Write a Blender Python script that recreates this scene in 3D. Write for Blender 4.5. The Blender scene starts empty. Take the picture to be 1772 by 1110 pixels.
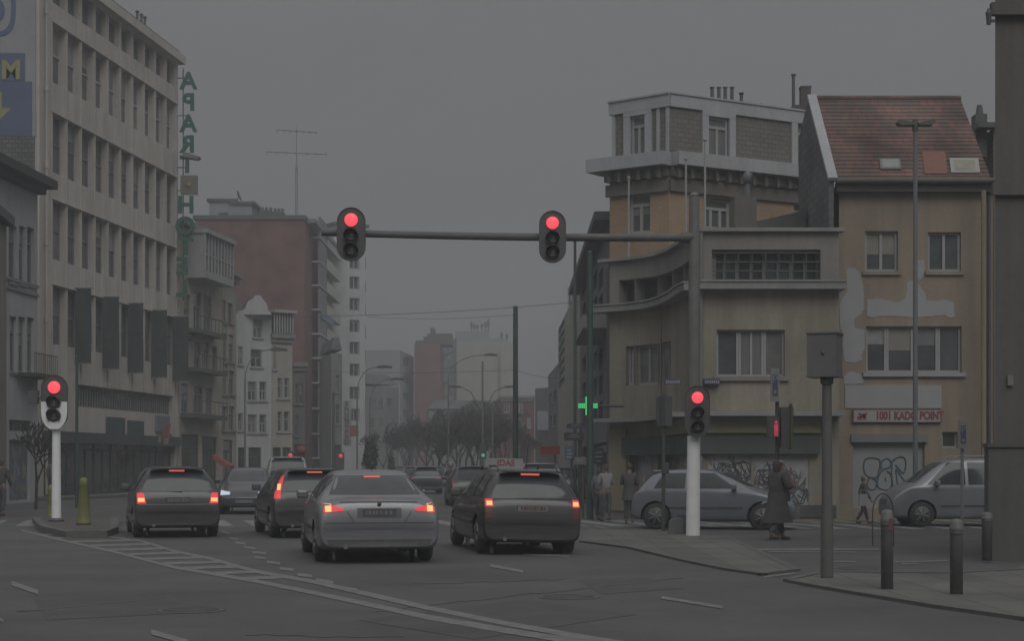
import bpy, bmesh, math, random
from mathutils import Vector, Matrix
from mathutils.bvhtree import BVHTree
random.seed(7)
R = math.radians
SC = bpy.context.scene
COL = SC.collection
# ------------------------------------------------------------------ camera, world, sun, exposure
FPX, CX, HY, CAMH = 3000.0, 886.0, 805.0, 1.55      # focal length and horizon in pixels of the 1772 wide photograph
cam_data = bpy.data.cameras.new('camera'); cam = bpy.data.objects.new('camera', cam_data); COL.objects.link(cam)
cam.location = (0, 0, CAMH); cam.rotation_euler = (R(90), 0, 0)
cam_data.sensor_width = 36; cam_data.lens = 36 * FPX / 1772
cam_data.shift_y = (HY - 555) / 1772
cam_data.clip_start = 0.2; cam_data.clip_end = 3000
SC.camera = cam
SC.view_settings.view_transform = 'Standard'; SC.view_settings.look = 'None'
SC.view_settings.exposure = 0; SC.view_settings.gamma = 1
W = bpy.data.worlds.new('World'); SC.world = W; W.use_nodes = True
wt = W.node_tree; wt.nodes.clear()
SUN_EL, SUN_AZ = R(42), R(166)                      # sun behind the camera, hidden by the overcast
wo = wt.nodes.new('ShaderNodeOutputWorld'); bg = wt.nodes.new('ShaderNodeBackground')
sky = wt.nodes.new('ShaderNodeTexSky'); sky.sky_type = 'NISHITA'; sky.sun_disc = False
sky.sun_elevation = SUN_EL; sky.sun_rotation = SUN_AZ; sky.dust_density = 5; sky.air_density = 1.5
hs = wt.nodes.new('ShaderNodeHueSaturation'); hs.inputs['Saturation'].default_value = 0.12
tc = wt.nodes.new('ShaderNodeTexCoord'); sp = wt.nodes.new('ShaderNodeSeparateXYZ')
rmp = wt.nodes.new('ShaderNodeValToRGB')            # overcast deck: dull at the horizon, bright overhead
e = rmp.color_ramp.elements
e[0].position = 0.0; e[0].color = (0.119, 0.121, 0.127, 1)
e[1].position = 1.0; e[1].color = (0.6, 0.605, 0.62, 1)
for p, v in ((0.14, .12), (0.3, .15), (0.6, .38)):
    q = e.new(p); q.color = (v, v * 1.005, v * 1.03, 1)
nz = wt.nodes.new('ShaderNodeTexNoise'); nz.inputs['Scale'].default_value = 2.2; nz.inputs['Detail'].default_value = 4
mp = wt.nodes.new('ShaderNodeMapping'); mp.inputs['Scale'].default_value = (1, 1, 3.5)
mr = wt.nodes.new('ShaderNodeMapRange'); mr.inputs['To Min'].default_value = 9.3; mr.inputs['To Max'].default_value = 10.7
mr.inputs['From Min'].default_value = .3; mr.inputs['From Max'].default_value = .7
vm = wt.nodes.new('ShaderNodeVectorMath'); vm.operation = 'SCALE'
mx = wt.nodes.new('ShaderNodeMix'); mx.data_type = 'RGBA'; mx.inputs['Factor'].default_value = 0.97
L = wt.links.new
L(tc.outputs['Generated'], sp.inputs[0]); L(sp.outputs['Z'], rmp.inputs['Fac'])
L(tc.outputs['Generated'], mp.inputs[0]); L(mp.outputs[0], nz.inputs['Vector']); L(nz.outputs['Fac'], mr.inputs['Value'])
L(rmp.outputs['Color'], vm.inputs[0]); L(mr.outputs[0], vm.inputs['Scale'])
L(sky.outputs[0], hs.inputs['Color']); L(hs.outputs[0], mx.inputs['A']); L(vm.outputs[0], mx.inputs['B'])
L(mx.outputs['Result'], bg.inputs['Color']); bg.inputs['Strength'].default_value = 0.1
L(bg.outputs[0], wo.inputs['Surface'])
sd = bpy.data.lights.new('sun', 'SUN'); sd.energy = 0.95; sd.angle = R(40); sd.color = (1, .985, .95)
so = bpy.data.objects.new('sun', sd); COL.objects.link(so)
sdir = Vector((math.sin(SUN_AZ) * math.cos(SUN_EL), math.cos(SUN_AZ) * math.cos(SUN_EL), math.sin(SUN_EL)))
so.rotation_euler = sdir.to_track_quat('Z', 'Y').to_euler()
SC.cycles.max_bounces = 6; SC.cycles.volume_bounces = 0; SC.cycles.use_denoising = True

# ------------------------------------------------------------------ measuring helpers
def gx(px, Z): return (px - CX) * Z / FPX
def hz(py, Z): return CAMH + (HY - py) * Z / FPX
def zg(py, up=0.0): return (CAMH - up) * FPX / (py - HY)
def P(px, py, Z): return Vector((gx(px, Z), Z, hz(py, Z)))
def G(px, py, up=0.0):
    Z = zg(py, up); return Vector((gx(px, Z), Z, up))

# ------------------------------------------------------------------ materials
MATS = {}
def mat(name, col, rough=.8, var=.12, scale=1.5, metal=0, bump=0, bscale=30, emit=None, estr=1, coat=0, spec=.5):
    if name in MATS: return MATS[name]
    m = bpy.data.materials.new(name); m.use_nodes = True; t = m.node_tree; b = t.nodes['Principled BSDF']
    b.inputs['Roughness'].default_value = rough; b.inputs['Metallic'].default_value = metal
    b.inputs['Specular IOR Level'].default_value = spec
    b.inputs['Coat Weight'].default_value = coat; b.inputs['Coat Roughness'].default_value = .08
    c = t.nodes.new('ShaderNodeTexCoord')
    if var > 0:
        n = t.nodes.new('ShaderNodeTexNoise'); n.inputs['Scale'].default_value = scale; n.inputs['Detail'].default_value = 6
        n.inputs['Roughness'].default_value = .65
        r = t.nodes.new('ShaderNodeMapRange'); r.inputs['From Min'].default_value = .3; r.inputs['From Max'].default_value = .7
        r.inputs['To Min'].default_value = 1 - var; r.inputs['To Max'].default_value = 1 + var
        v = t.nodes.new('ShaderNodeVectorMath'); v.operation = 'SCALE'; v.inputs[0].default_value = col
        t.links.new(c.outputs['Object'], n.inputs['Vector']); t.links.new(n.outputs['Fac'], r.inputs['Value'])
        t.links.new(r.outputs[0], v.inputs['Scale']); t.links.new(v.outputs[0], b.inputs['Base Color'])
    else: b.inputs['Base Color'].default_value = (*col, 1)
    if bump:
        n2 = t.nodes.new('ShaderNodeTexNoise'); n2.inputs['Scale'].default_value = bscale; n2.inputs['Detail'].default_value = 4
        bp = t.nodes.new('ShaderNodeBump'); bp.inputs['Strength'].default_value = bump; bp.inputs['Distance'].default_value = .02
        t.links.new(c.outputs['Object'], n2.inputs['Vector']); t.links.new(n2.outputs['Fac'], bp.inputs['Height'])
        t.links.new(bp.outputs[0], b.inputs['Normal'])
    if emit:
        b.inputs['Emission Color'].default_value = (*emit, 1); b.inputs['Emission Strength'].default_value = estr
    MATS[name] = m; return m

WK = 1.22
def wall_mat(name, col, stain=.25, streak=.15, rough=.9):
    """plaster or concrete: broad blotches, vertical rain streaks, fine grain"""
    if name in MATS: return MATS[name]
    col = tuple(c * WK for c in col)
    m = mat(name, col, rough, 0); t = m.node_tree; b = t.nodes['Principled BSDF']
    c = t.nodes.new('ShaderNodeTexCoord')
    def noise(scale, vec, detail=6):
        mpn = t.nodes.new('ShaderNodeMapping'); mpn.inputs['Scale'].default_value = vec
        n = t.nodes.new('ShaderNodeTexNoise'); n.inputs['Scale'].default_value = scale; n.inputs['Detail'].default_value = detail
        n.inputs['Roughness'].default_value = .7
        t.links.new(c.outputs['Object'], mpn.inputs[0]); t.links.new(mpn.outputs[0], n.inputs['Vector']); return n.outputs['Fac']
    def rng(s, a, z):
        r = t.nodes.new('ShaderNodeMapRange'); r.inputs['From Min'].default_value = .32; r.inputs['From Max'].default_value = .68
        r.inputs['To Min'].default_value = a; r.inputs['To Max'].default_value = z; t.links.new(s, r.inputs['Value']); return r.outputs[0]
    def mul(a, z):
        q = t.nodes.new('ShaderNodeMath'); q.operation = 'MULTIPLY'; t.links.new(a, q.inputs[0]); t.links.new(z, q.inputs[1]); return q.outputs[0]
    f = mul(mul(rng(noise(.35, (1, 1, 1)), 1 - stain, 1 + stain * .6), rng(noise(1.6, (1, 1, .08)), 1 - streak, 1 + streak)), rng(noise(9, (1, 1, 1)), .93, 1.07))
    v = t.nodes.new('ShaderNodeVectorMath'); v.operation = 'SCALE'; v.inputs[0].default_value = col
    t.links.new(f, v.inputs['Scale']); t.links.new(v.outputs[0], b.inputs['Base Color'])
    return m

def brick_mat(name, c1, c2, mortar, bw=.22, bh=.075, ux=1, uy=0.0, bump=.3, msize=.01, offset=.5, blotch=.25):
    if name in MATS: return MATS[name]
    c1, c2, mortar = [tuple(c * WK for c in q) for q in (c1, c2, mortar)]
    m = mat(name, c1, .9, 0); t = m.node_tree; b = t.nodes['Principled BSDF']
    c = t.nodes.new('ShaderNodeTexCoord'); s = t.nodes.new('ShaderNodeSeparateXYZ')
    def mm(op, a, z):
        q = t.nodes.new('ShaderNodeMath'); q.operation = op
        for i, x in enumerate((a, z)):
            if isinstance(x, (int, float)): q.inputs[i].default_value = x
            else: t.links.new(x, q.inputs[i])
        return q.outputs[0]
    t.links.new(c.outputs['Object'], s.inputs[0])
    u = mm('ADD', mm('MULTIPLY', s.outputs[0], ux), mm('MULTIPLY', s.outputs[1], uy))
    cb = t.nodes.new('ShaderNodeCombineXYZ'); t.links.new(u, cb.inputs[0]); t.links.new(s.outputs[2], cb.inputs[1])
    k = t.nodes.new('ShaderNodeTexBrick'); k.inputs['Scale'].default_value = 1
    k.inputs['Brick Width'].default_value = bw; k.inputs['Row Height'].default_value = bh; k.inputs['Mortar Size'].default_value = msize
    k.inputs['Color1'].default_value = (*c1, 1); k.inputs['Color2'].default_value = (*c2, 1); k.inputs['Mortar'].default_value = (*mortar, 1)
    k.offset = offset
    t.links.new(cb.outputs[0], k.inputs['Vector'])
    n = t.nodes.new('ShaderNodeTexNoise'); n.inputs['Scale'].default_value = .6; n.inputs['Detail'].default_value = 6
    r = t.nodes.new('ShaderNodeMapRange'); r.inputs['From Min'].default_value = .3; r.inputs['From Max'].default_value = .7
    r.inputs['To Min'].default_value = 1 - blotch; r.inputs['To Max'].default_value = 1 + blotch
    v = t.nodes.new('ShaderNodeVectorMath'); v.operation = 'SCALE'
    t.links.new(c.outputs['Object'], n.inputs['Vector']); t.links.new(n.outputs['Fac'], r.inputs['Value'])
    t.links.new(k.outputs['Color'], v.inputs[0]); t.links.new(r.outputs[0], v.inputs['Scale']); t.links.new(v.outputs[0], b.inputs['Base Color'])
    bp = t.nodes.new('ShaderNodeBump'); bp.inputs['Strength'].default_value = bump; bp.inputs['Distance'].default_value = .02
    bp.invert = True
    t.links.new(k.outputs['Fac'], bp.inputs['Height']); t.links.new(bp.outputs[0], b.inputs['Normal'])
    return m

def poster_mat(name, cols, scale, mixc, amount=.55):
    """torn fly posters and spray: cells of several colours with noisy edges"""
    if name in MATS: return MATS[name]
    m = mat(name, mixc, .9, 0); t = m.node_tree; b = t.nodes['Principled BSDF']
    c = t.nodes.new('ShaderNodeTexCoord')
    n = t.nodes.new('ShaderNodeTexNoise'); n.inputs['Scale'].default_value = 3; n.inputs['Detail'].default_value = 8
    a = t.nodes.new('ShaderNodeVectorMath'); a.operation = 'MULTIPLY_ADD'
    a.inputs[1].default_value = (.5, .5, .5)
    t.links.new(c.outputs['Object'], n.inputs['Vector']); t.links.new(n.outputs['Color'], a.inputs[0]); t.links.new(c.outputs['Object'], a.inputs[2])
    mpn = t.nodes.new('ShaderNodeMapping'); mpn.inputs['Scale'].default_value = (1.3, 1.3, .8); t.links.new(a.outputs[0], mpn.inputs[0])
    v = t.nodes.new('ShaderNodeTexVoronoi'); v.inputs['Scale'].default_value = scale; t.links.new(mpn.outputs[0], v.inputs['Vector'])
    s = t.nodes.new('ShaderNodeSeparateColor'); t.links.new(v.outputs['Color'], s.inputs[0])
    r = t.nodes.new('ShaderNodeValToRGB'); r.color_ramp.interpolation = 'CONSTANT'
    for i, cc in enumerate(cols):
        el = r.color_ramp.elements[i] if i < 2 else r.color_ramp.elements.new(i / len(cols))
        el.position = i / len(cols); el.color = (*cc, 1)
    t.links.new(s.outputs[0], r.inputs['Fac'])
    n2 = t.nodes.new('ShaderNodeTexNoise'); n2.inputs['Scale'].default_value = 2.2; n2.inputs['Detail'].default_value = 8
    t.links.new(c.outputs['Object'], n2.inputs['Vector'])
    st = t.nodes.new('ShaderNodeMapRange'); st.inputs['From Min'].default_value = amount - .05; st.inputs['From Max'].default_value = amount + .05
    t.links.new(n2.outputs['Fac'], st.inputs['Value'])
    x = t.nodes.new('ShaderNodeMix'); x.data_type = 'RGBA'; t.links.new(st.outputs[0], x.inputs['Factor'])
    t.links.new(r.outputs[0], x.inputs['A']); x.inputs['B'].default_value = (*mixc, 1)
    t.links.new(x.outputs['Result'], b.inputs['Base Color'])
    return m

def glass(name='window_glass', col=(.085, .092, .095), var=.45, rough=.12):
    return mat(name, col, rough, var, .8, spec=.5)

# ------------------------------------------------------------------ object helpers
def tag(o, label=None, cat=None, group=None, kind=None):
    if label: o['label'] = label
    if cat: o['category'] = cat
    if group: o['group'] = group
    if kind: o['kind'] = kind
    return o
def empty(name, loc=(0, 0, 0), rz=0, label=None, cat=None, group=None, parent=None):
    o = bpy.data.objects.new(name, None); COL.objects.link(o); o.location = loc; o.rotation_euler = (0, 0, rz)
    o.empty_display_size = .3
    if parent: o.parent = parent
    return tag(o, label, cat, group)
def copy_tree(o, parent=None):
    c = o.copy(); COL.objects.link(c)
    if parent: c.parent = parent
    for ch in list(o.children): copy_tree(ch, c)
    return c

class MB:
    """collects polygons; build() links ONE mesh object. frame: matrix applied to everything added"""
    def __init__(s, M=None): s.v = []; s.f = []; s.mi = []; s.sm = []; s.M = M or Matrix.Identity(4)
    def add(s, vs, fs, mi=0, smooth=False):
        b = len(s.v); s.v += [s.M @ Vector(v) for v in vs]
        for f in fs: s.f.append([b + i for i in f]); s.mi.append(mi); s.sm.append(smooth)
        return s
    def quad(s, a, b, c, d, mi=0): return s.add([a, b, c, d], [(0, 1, 2, 3)], mi)
    def box(s, x0, x1, y0, y1, z0, z1, mi=0):
        v = [(x, y, z) for z in (z0, z1) for y in (y0, y1) for x in (x0, x1)]
        return s.add(v, [(0, 2, 3, 1), (4, 5, 7, 6), (0, 1, 5, 4), (2, 6, 7, 3), (0, 4, 6, 2), (1, 3, 7, 5)], mi)
    def obox(s, A, B, n, t, z0, z1, mi=0, o=0):
        """upright slab along A-B (ground points), from offset o to o+t along n"""
        A = Vector(A); B = Vector(B); n = Vector(n)
        q = [A + n * o, B + n * o, B + n * (o + t), A + n * (o + t)]
        v = [(p.x, p.y, z) for z in (z0, z1) for p in q]
        return s.add(v, [(3, 2, 1, 0), (4, 5, 6, 7), (0, 1, 5, 4), (1, 2, 6, 5), (2, 3, 7, 6), (3, 0, 4, 7)], mi)
    def prism(s, pts, y0, y1, mi=0, axis='y'):
        """polygon in x,z (axis y) or x,y (axis z) pushed from y0 to y1"""
        n = len(pts)
        if axis == 'y': v = [(p[0], y, p[1]) for y in (y0, y1) for p in pts]
        elif axis == 'x': v = [(y, p[0], p[1]) for y in (y0, y1) for p in pts]
        else: v = [(p[0], p[1], y) for y in (y0, y1) for p in pts]
        f = [tuple(range(n)), tuple(range(2 * n - 1, n - 1, -1))] + [(i, i + n, (i + 1) % n + n, (i + 1) % n) for i in range(n)]
        return s.add(v, f, mi)
    def tube(s, p0, p1, r0, r1=None, n=10, mi=0, cap=True, smooth=True):
        p0 = Vector(p0); p1 = Vector(p1); r1 = r0 if r1 is None else r1
        d = (p1 - p0)
        if d.length < 1e-6: return s
        d.normalize(); a = d.orthogonal().normalized(); b = d.cross(a)
        v = [p + (a * math.cos(2 * math.pi * i / n) + b * math.sin(2 * math.pi * i / n)) * r for p, r in ((p0, r0), (p1, r1)) for i in range(n)]
        s.add(v, [(i, (i + 1) % n, (i + 1) % n + n, i + n) for i in range(n)], mi, smooth)
        if cap: s.add(v, [tuple(range(n - 1, -1, -1)), tuple(range(n, 2 * n))], mi)
        return s
    def path(s, pts, r, n=8, mi=0):
        for i in range(len(pts) - 1): s.tube(pts[i], pts[i + 1], r, n=n, mi=mi)
        return s
    def lathe(s, prof, n=16, c=(0, 0, 0), mi=0, M=None):
        """prof: (radius, z)"""
        v = []
        for r, z in prof:
            for i in range(n):
                p = Vector((r * math.cos(2 * math.pi * i / n), r * math.sin(2 * math.pi * i / n), z))
                if M: p = M @ p
                v.append(p + Vector(c))
        f = [(k * n + i, k * n + (i + 1) % n, (k + 1) * n + (i + 1) % n, (k + 1) * n + i) for k in range(len(prof) - 1) for i in range(n)]
        f += [tuple(range(n - 1, -1, -1)), tuple((len(prof) - 1) * n + i for i in range(n))]
        return s.add(v, f, mi, True)
    def build(s, name, mats, parent=None, flat=False):
        me = bpy.data.meshes.new(name); me.from_pydata([tuple(v) for v in s.v], [], s.f)
        if not isinstance(mats, (list, tuple)): mats = [mats]
        for m in mats: me.materials.append(m)
        me.polygons.foreach_set('material_index', s.mi)
        me.polygons.foreach_set('use_smooth', [False] * len(s.sm) if flat else s.sm)
        me.update()
        o = bpy.data.objects.new(name, me); COL.objects.link(o)
        if parent: o.parent = parent
        return o

def text(name, s, size, m, parent, mw, depth=.01, mirror=False, bold=0.0):
    cu = bpy.data.curves.new(name, 'FONT'); cu.body = s; cu.size = size; cu.extrude = depth; cu.offset = bold
    cu.align_x = 'CENTER'; cu.align_y = 'CENTER'
    t = bpy.data.objects.new('tmp_text', cu); COL.objects.link(t)
    bpy.context.view_layer.update()
    me = bpy.data.meshes.new_from_object(t.evaluated_get(bpy.context.evaluated_depsgraph_get()))
    bpy.data.objects.remove(t); bpy.data.curves.remove(cu)
    if mirror:
        me.transform(Matrix.Diagonal((-1, 1, 1, 1))); me.flip_normals()
    me.transform(mw)
    me.materials.clear(); me.materials.append(m); me.name = name
    o = bpy.data.objects.new(name, me); COL.objects.link(o)
    if parent: o.parent = parent
    return o
def facing(loc, yaw=0):
    """matrix putting x-y lettering upright, read from -y, at loc"""
    return Matrix.Translation(loc) @ Matrix.Rotation(yaw, 4, 'Z') @ Matrix.Rotation(R(90), 4, 'X')

# ------------------------------------------------------------------ facades
BLINDS = [mat('blind_cream', (.23, .22, .19), .8, .1, 2), mat('blind_grey', (.16, .163, .165), .8, .1, 2), mat('curtain_white', (.27, .27, .27), .9, .2, 6)]
class Fac:
    def __init__(s, a, b):
        """a, b = (px, Z) ends of the wall on the ground"""
        s.A = Vector((gx(*a), a[1], 0)); s.B = Vector((gx(*b), b[1], 0))
        s.u = (s.B - s.A).normalized(); s.L = (s.B - s.A).length
        n = Vector((s.u.y, -s.u.x, 0)); c = Vector((0, 0, 0))
        s.n = n if n.dot(c - s.A) > 0 else -n
    def at(s, px):
        k = (px - CX) / FPX; d = s.u.x - k * s.u.y
        return (k * s.A.y - s.A.x) / d
    def pt(s, u, z, o=0): p = s.A + s.u * u + s.n * o; return Vector((p.x, p.y, z))
    def z(s, px, py):
        p = s.pt(s.at(px), 0); return CAMH + (HY - py) * p.y / FPX
    def op(s, x0, x1, y0, y1):
        """pixel box -> (u0,u1,z0,z1), heights read at the left edge"""
        xm = (x0 + x1) / 2
        return (s.at(x0), s.at(x1), s.z(xm, y1), s.z(xm, y0))
    def slab(s, mb, u0, u1, z0, z1, o0, o1, mi=0):
        q = [s.pt(u0, z0, o0), s.pt(u1, z0, o0), s.pt(u1, z0, o1), s.pt(u0, z0, o1)]
        v = q + [Vector((p.x, p.y, z1)) for p in q]
        f = [(3, 2, 1, 0), (4, 5, 6, 7), (0, 1, 5, 4), (1, 2, 6, 5), (2, 3, 7, 6), (3, 0, 4, 7)]
        flip = s.u.cross(s.n).z < 0
        mb.add(v, [tuple(reversed(x)) if flip else x for x in f], mi)
    def wall(s, mb, H, ops, depth=.2, z0=0, u0=0, u1=None, mi=0, rmi=None):
        u1 = s.L if u1 is None else u1
        us = sorted({u0, u1} | {x for o in ops for x in o[:2] if u0 < x < u1})
        zs = sorted({z0, H} | {x for o in ops for x in o[2:] if z0 < x < H})
        for i in range(len(us) - 1):
            for j in range(len(zs) - 1):
                cu, cz = (us[i] + us[i + 1]) / 2, (zs[j] + zs[j + 1]) / 2
                if any(o[0] < cu < o[1] and o[2] < cz < o[3] for o in ops): continue
                mb.quad(s.pt(us[i], zs[j]), s.pt(us[i + 1], zs[j]), s.pt(us[i + 1], zs[j + 1]), s.pt(us[i], zs[j + 1]), mi)
        rm = mi if rmi is None else rmi
        for a, b, c, d in ops:
            for q in (((a, c), (b, c)), ((b, c), (b, d)), ((b, d), (a, d)), ((a, d), (a, c))):
                (p, r_) = q
                mb.quad(s.pt(*p), s.pt(*r_), s.pt(*r_, -depth), s.pt(*p, -depth), rm)
    def body(s, mb, H, D, mi=0, z0=0, u0=0, u1=None, rmi=None):
        """side, back and top faces"""
        u1 = s.L if u1 is None else u1
        c = [s.pt(u0, z0), s.pt(u1, z0), s.pt(u1, z0, -D), s.pt(u0, z0, -D)]
        t = [Vector((p.x, p.y, H)) for p in c]
        for i in (1, 2, 3):
            j = (i + 1) % 4; mb.quad(c[i], c[j], t[j], t[i], mi)
        mb.quad(*t, mi if rmi is None else rmi)
    def window(s, o, parent, fm, gm, depth=.2, nv=1, transom=None, fw=.06, sill=None, sm=None, arch=False, name='window'):
        a, b, c, d = o; mb = MB()
        D0, D1 = -depth - .0, -depth + .07
        s.slab(mb, a, a + fw, c, d, D0, D1); s.slab(mb, b - fw, b, c, d, D0, D1)
        s.slab(mb, a + fw, b - fw, c, c + fw, D0, D1); s.slab(mb, a + fw, b - fw, d - fw, d, D0, D1)
        zt = d - fw
        if transom:
            zt = c + (d - c) * transom; s.slab(mb, a + fw, b - fw, zt, zt + fw, D0, D1 + .01)
        for k in range(nv):
            um = a + (b - a) * (k + 1) / (nv + 1); s.slab(mb, um - fw * .55, um + fw * .55, c + fw, zt, D0, D1 + .004)
        w = mb.build(name, fm, parent)
        g = MB(); g.quad(s.pt(a, c, D0 + .02), s.pt(b, c, D0 + .02), s.pt(b, d, D0 + .02), s.pt(a, d, D0 + .02)); g.build('pane', gm, w)
        if name == 'window' and depth > .1 and random.random() < .34:
            zb_ = d - (d - c) * random.uniform(.2, .62); q = MB(); q.quad(s.pt(a + .01, zb_, D0 + .028), s.pt(b - .01, zb_, D0 + .028), s.pt(b - .01, d - .01, D0 + .028), s.pt(a + .01, d - .01, D0 + .028))
            q.build('blind', random.choice(BLINDS), w)
        if sill:
            q = MB(); s.slab(q, a - .08, b + .08, c - .1, c - .003, -depth + .003, sill); q.build('sill', sm or fm, w)
        return w
# ------------------------------------------------------------------ shared materials
asph = mat('asphalt', (.083, .083, .084), .85, .24, .35, bump=.35, bscale=60)
pave = brick_mat('paving', (.085, .084, .08), (.105, .103, .098), (.06, .06, .058), .6, .4, 1, 0, .2, .015)
cobble = mat('island_stone', (.085, .08, .075), .9, .25, 4, bump=.4, bscale=12)
kerbm = mat('kerb_stone', (.11, .11, .105), .9, .2, 3)
paint = mat('road_paint', (.16, .16, .158), .7, .35, 5)
white_pole = mat('white_pole_paint', (.80, .80, .80), .55, .06, 3, spec=.3)
grey_pole = mat('grey_pole_paint', (.155, .155, .15), .6, .15, 3)
dark_grey = mat('dark_grey_metal', (.075, .078, .075), .6, .2, 3)
blackp = mat('black_plastic', (.08, .082, .082), .6, .1, 3)
rubber = mat('rubber', (.05, .05, .05), .9, .1, 8)
white_frame = mat('window_frame_white', (.30, .30, .30), .6, .1, 2)
grey_frame = mat('window_frame_grey', (.17, .172, .175), .6, .1, 2)
dark_frame = mat('window_frame_dark', (.06, .06, .06), .6, .1, 2)
wglass = glass()
dglass = glass('dark_shop_glass', (.055, .058, .058), .5)
curtain = glass('curtained_glass', (.15, .148, .145), .35, .3)
zinc = mat('zinc', (.14, .145, .15), .5, .2, 1)
rooff = mat('flat_roof_felt', (.08, .08, .08), .95, .2, 1)
slate = brick_mat('slate', (.075, .078, .08), (.1, .102, .105), (.05, .05, .05), .3, .22, 1, .3, .5, .012)
green_paint = mat('dark_green_paint', (.035, .075, .062), .55, .15, 2)
H_ = lambda z: z

# ------------------------------------------------------------------ ground (the setting)
def sheet(name, pts, z, m, kind='structure'):
    b = MB(); b.add([(p[0], p[1], z) for p in pts], [tuple(range(len(pts)))])
    if (Vector(pts[1][:2]) - Vector(pts[0][:2])).cross(Vector(pts[2][:2]) - Vector(pts[1][:2])) < 0: b.f = [list(reversed(f)) for f in b.f]
    o = b.build(name, m); tag(o, kind=kind); return o
road = sheet('road', [(-150, -60), (150, -60), (150, 400), (-150, 400)], 0, asph)
def ground_poly(pix, up=0.0): return [G(x, y, up).xy for x, y in pix]
def raised(name, pix, h, m, mk, kw=.15):
    """pavement slab with real kerb faces"""
    pts = ground_poly(pix, h); b = MB(); n = len(pts)
    b.add([(p[0], p[1], h) for p in pts], [tuple(range(n))], 0)
    for i in range(n):
        j = (i + 1) % n; b.quad((pts[i][0], pts[i][1], 0), (pts[j][0], pts[j][1], 0), (pts[j][0], pts[j][1], h), (pts[i][0], pts[i][1], h), 1)
    c = sum((Vector(p) for p in pts), Vector((0, 0))) / n
    for i in range(n):      # kerb stones as a top strip 3 mm proud
        j = (i + 1) % n; a, d = Vector(pts[i]), Vector(pts[j])
        if (d - a).length < .02: continue
        t = (d - a).normalized(); nn = Vector((-t.y, t.x))
        if nn.dot(c - a) < 0: nn = -nn
        q = [a, d, d + nn * kw, a + nn * kw]
        b.add([(p.x, p.y, h + .004 + .0005 * i) for p in q], [(0, 1, 2, 3)], 1)
    o = b.build(name, [m, mk]); tag(o, kind='structure'); return o
raised('pavement', [(1355, 1003), (1400, 1012), (1487, 1027), (1620, 1049), (1772, 1070), (1990, 1100), (1990, 935), (1772, 985), (1640, 992), (1420, 990)], .035, pave, kerbm)
# the paved corner round the gantry mast, level with the road, with dashed cycle path
raised('corner_pavement', [(1003, 937), (1020, 915), (1100, 916), (1260, 928), (1385, 986), (1320, 994), (1253, 985), (1180, 970), (1087, 948)], .03, pave, kerbm, .12)
b = MB()
far = [(-44, 66.5), (-21.4, 77.2), (-18.0, 98), (-14, 140), (-30, 140), (-60, 70)]
b.prism(far, 0.0, .12, axis='z'); 
# widen the pavement in front of the left facades
o = b.build('left_pavement', pave); tag(o, kind='structure'); o.location = (1.6, -3.0, 0)
b = MB(); b.prism([(3.2, 60), (8.6, 50), (60, 45.6), (60, 62), (14, 64), (7, 120), (1.5, 120)], 0, .11, axis='z')
o = b.build('right_pavement', pave); tag(o, kind='structure')

def strip(b, pix, wpx, z=.006):
    """painted line through pixel points; wpx = screen height of the line at each point"""
    for i in range(len(pix) - 1):
        (x0, y0), (x1, y1) = pix[i], pix[i + 1]; w0, w1 = wpx[i], wpx[i + 1]
        q = [G(x0, y0 - w0 / 2), G(x0, y0 + w0 / 2), G(x1, y1 + w1 / 2), G(x1, y1 - w1 / 2)]
        b.quad(*[(p.x, p.y, z) for p in q])
lower = [(37, 919), (110, 937), (200, 957), (300, 983), (440, 1007), (540, 1027), (647, 1050), (740, 1070), (880, 1094), (1010, 1114), (1150, 1135)]
upper = [(110, 921), (243, 937), (300, 955), (367, 969), (440, 990), (540, 1008), (640, 1031), (740, 1054), (880, 1082), (1010, 1105), (1150, 1128)]
b = MB(); strip(b, lower, [3, 3.5, 4, 5, 6, 7, 8, 9, 10, 11, 12]); tag(b.build('lane_line', paint), kind='structure')
b = MB(); strip(b, upper, [2, 3, 4, 5, 6, 6.5, 8, 8, 8, 9, 9], .007); tag(b.build('lane_line', paint), kind='structure')
def yat(line, x):
    for (x0, y0), (x1, y1) in zip(line, line[1:]):
        if x0 <= x <= x1: return y0 + (y1 - y0) * (x - x0) / (x1 - x0)
def xat(line, y):
    for (x0, y0), (x1, y1) in zip(line, line[1:]):
        if y0 <= y <= y1: return x0 + (x1 - x0) * (y - y0) / (y1 - y0)
b = MB()
for y in (927, 932.5, 939, 946, 953.5, 961, 969, 977, 985, 994, 1003):
    xl, xr = xat(lower, y), xat(upper, y - 3)
    if xl and xr and xr > xl + 12: strip(b, [(xl + 5, y), (xr - 3, y - 3)], [2.6 + (y - 925) * .035] * 2, .0065)
tag(b.build('hatch_marking', paint), kind='structure')
b = MB()
for (x0, y0, x1, y1, w) in ((848, 980, 905, 991, 5), (1145, 1036, 1250, 1053, 5), (20, 1011, 66, 1027, 8), (262, 1096, 325, 1114, 9), (-8, 1070, 6, 1077, 5), (1030, 912, 1060, 918, 2),
                            (384, 921, 398, 925, 3), (397, 932, 412, 935, 3), (407, 940, 425, 943, 3.5), (422, 948, 442, 951, 3.5), (437, 957, 460, 959, 4), (440, 966, 460, 968, 4), (462, 974, 485, 977, 4.5),
                            (484, 985, 508, 988, 4.5), (515, 996, 540, 999, 5), (547, 1005, 577, 1010, 5), (584, 1018, 618, 1023, 5.5),
                            (1080, 948, 1100, 951, 2.5), (1160, 965, 1200, 970, 3), (1222, 978, 1253, 984, 3.5),
                            ):
    strip(b, [(x0, y0), (x1, y1)], [w, w], .0075)
tag(b.build('dashed_marking', paint), kind='structure')
b = MB()
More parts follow.
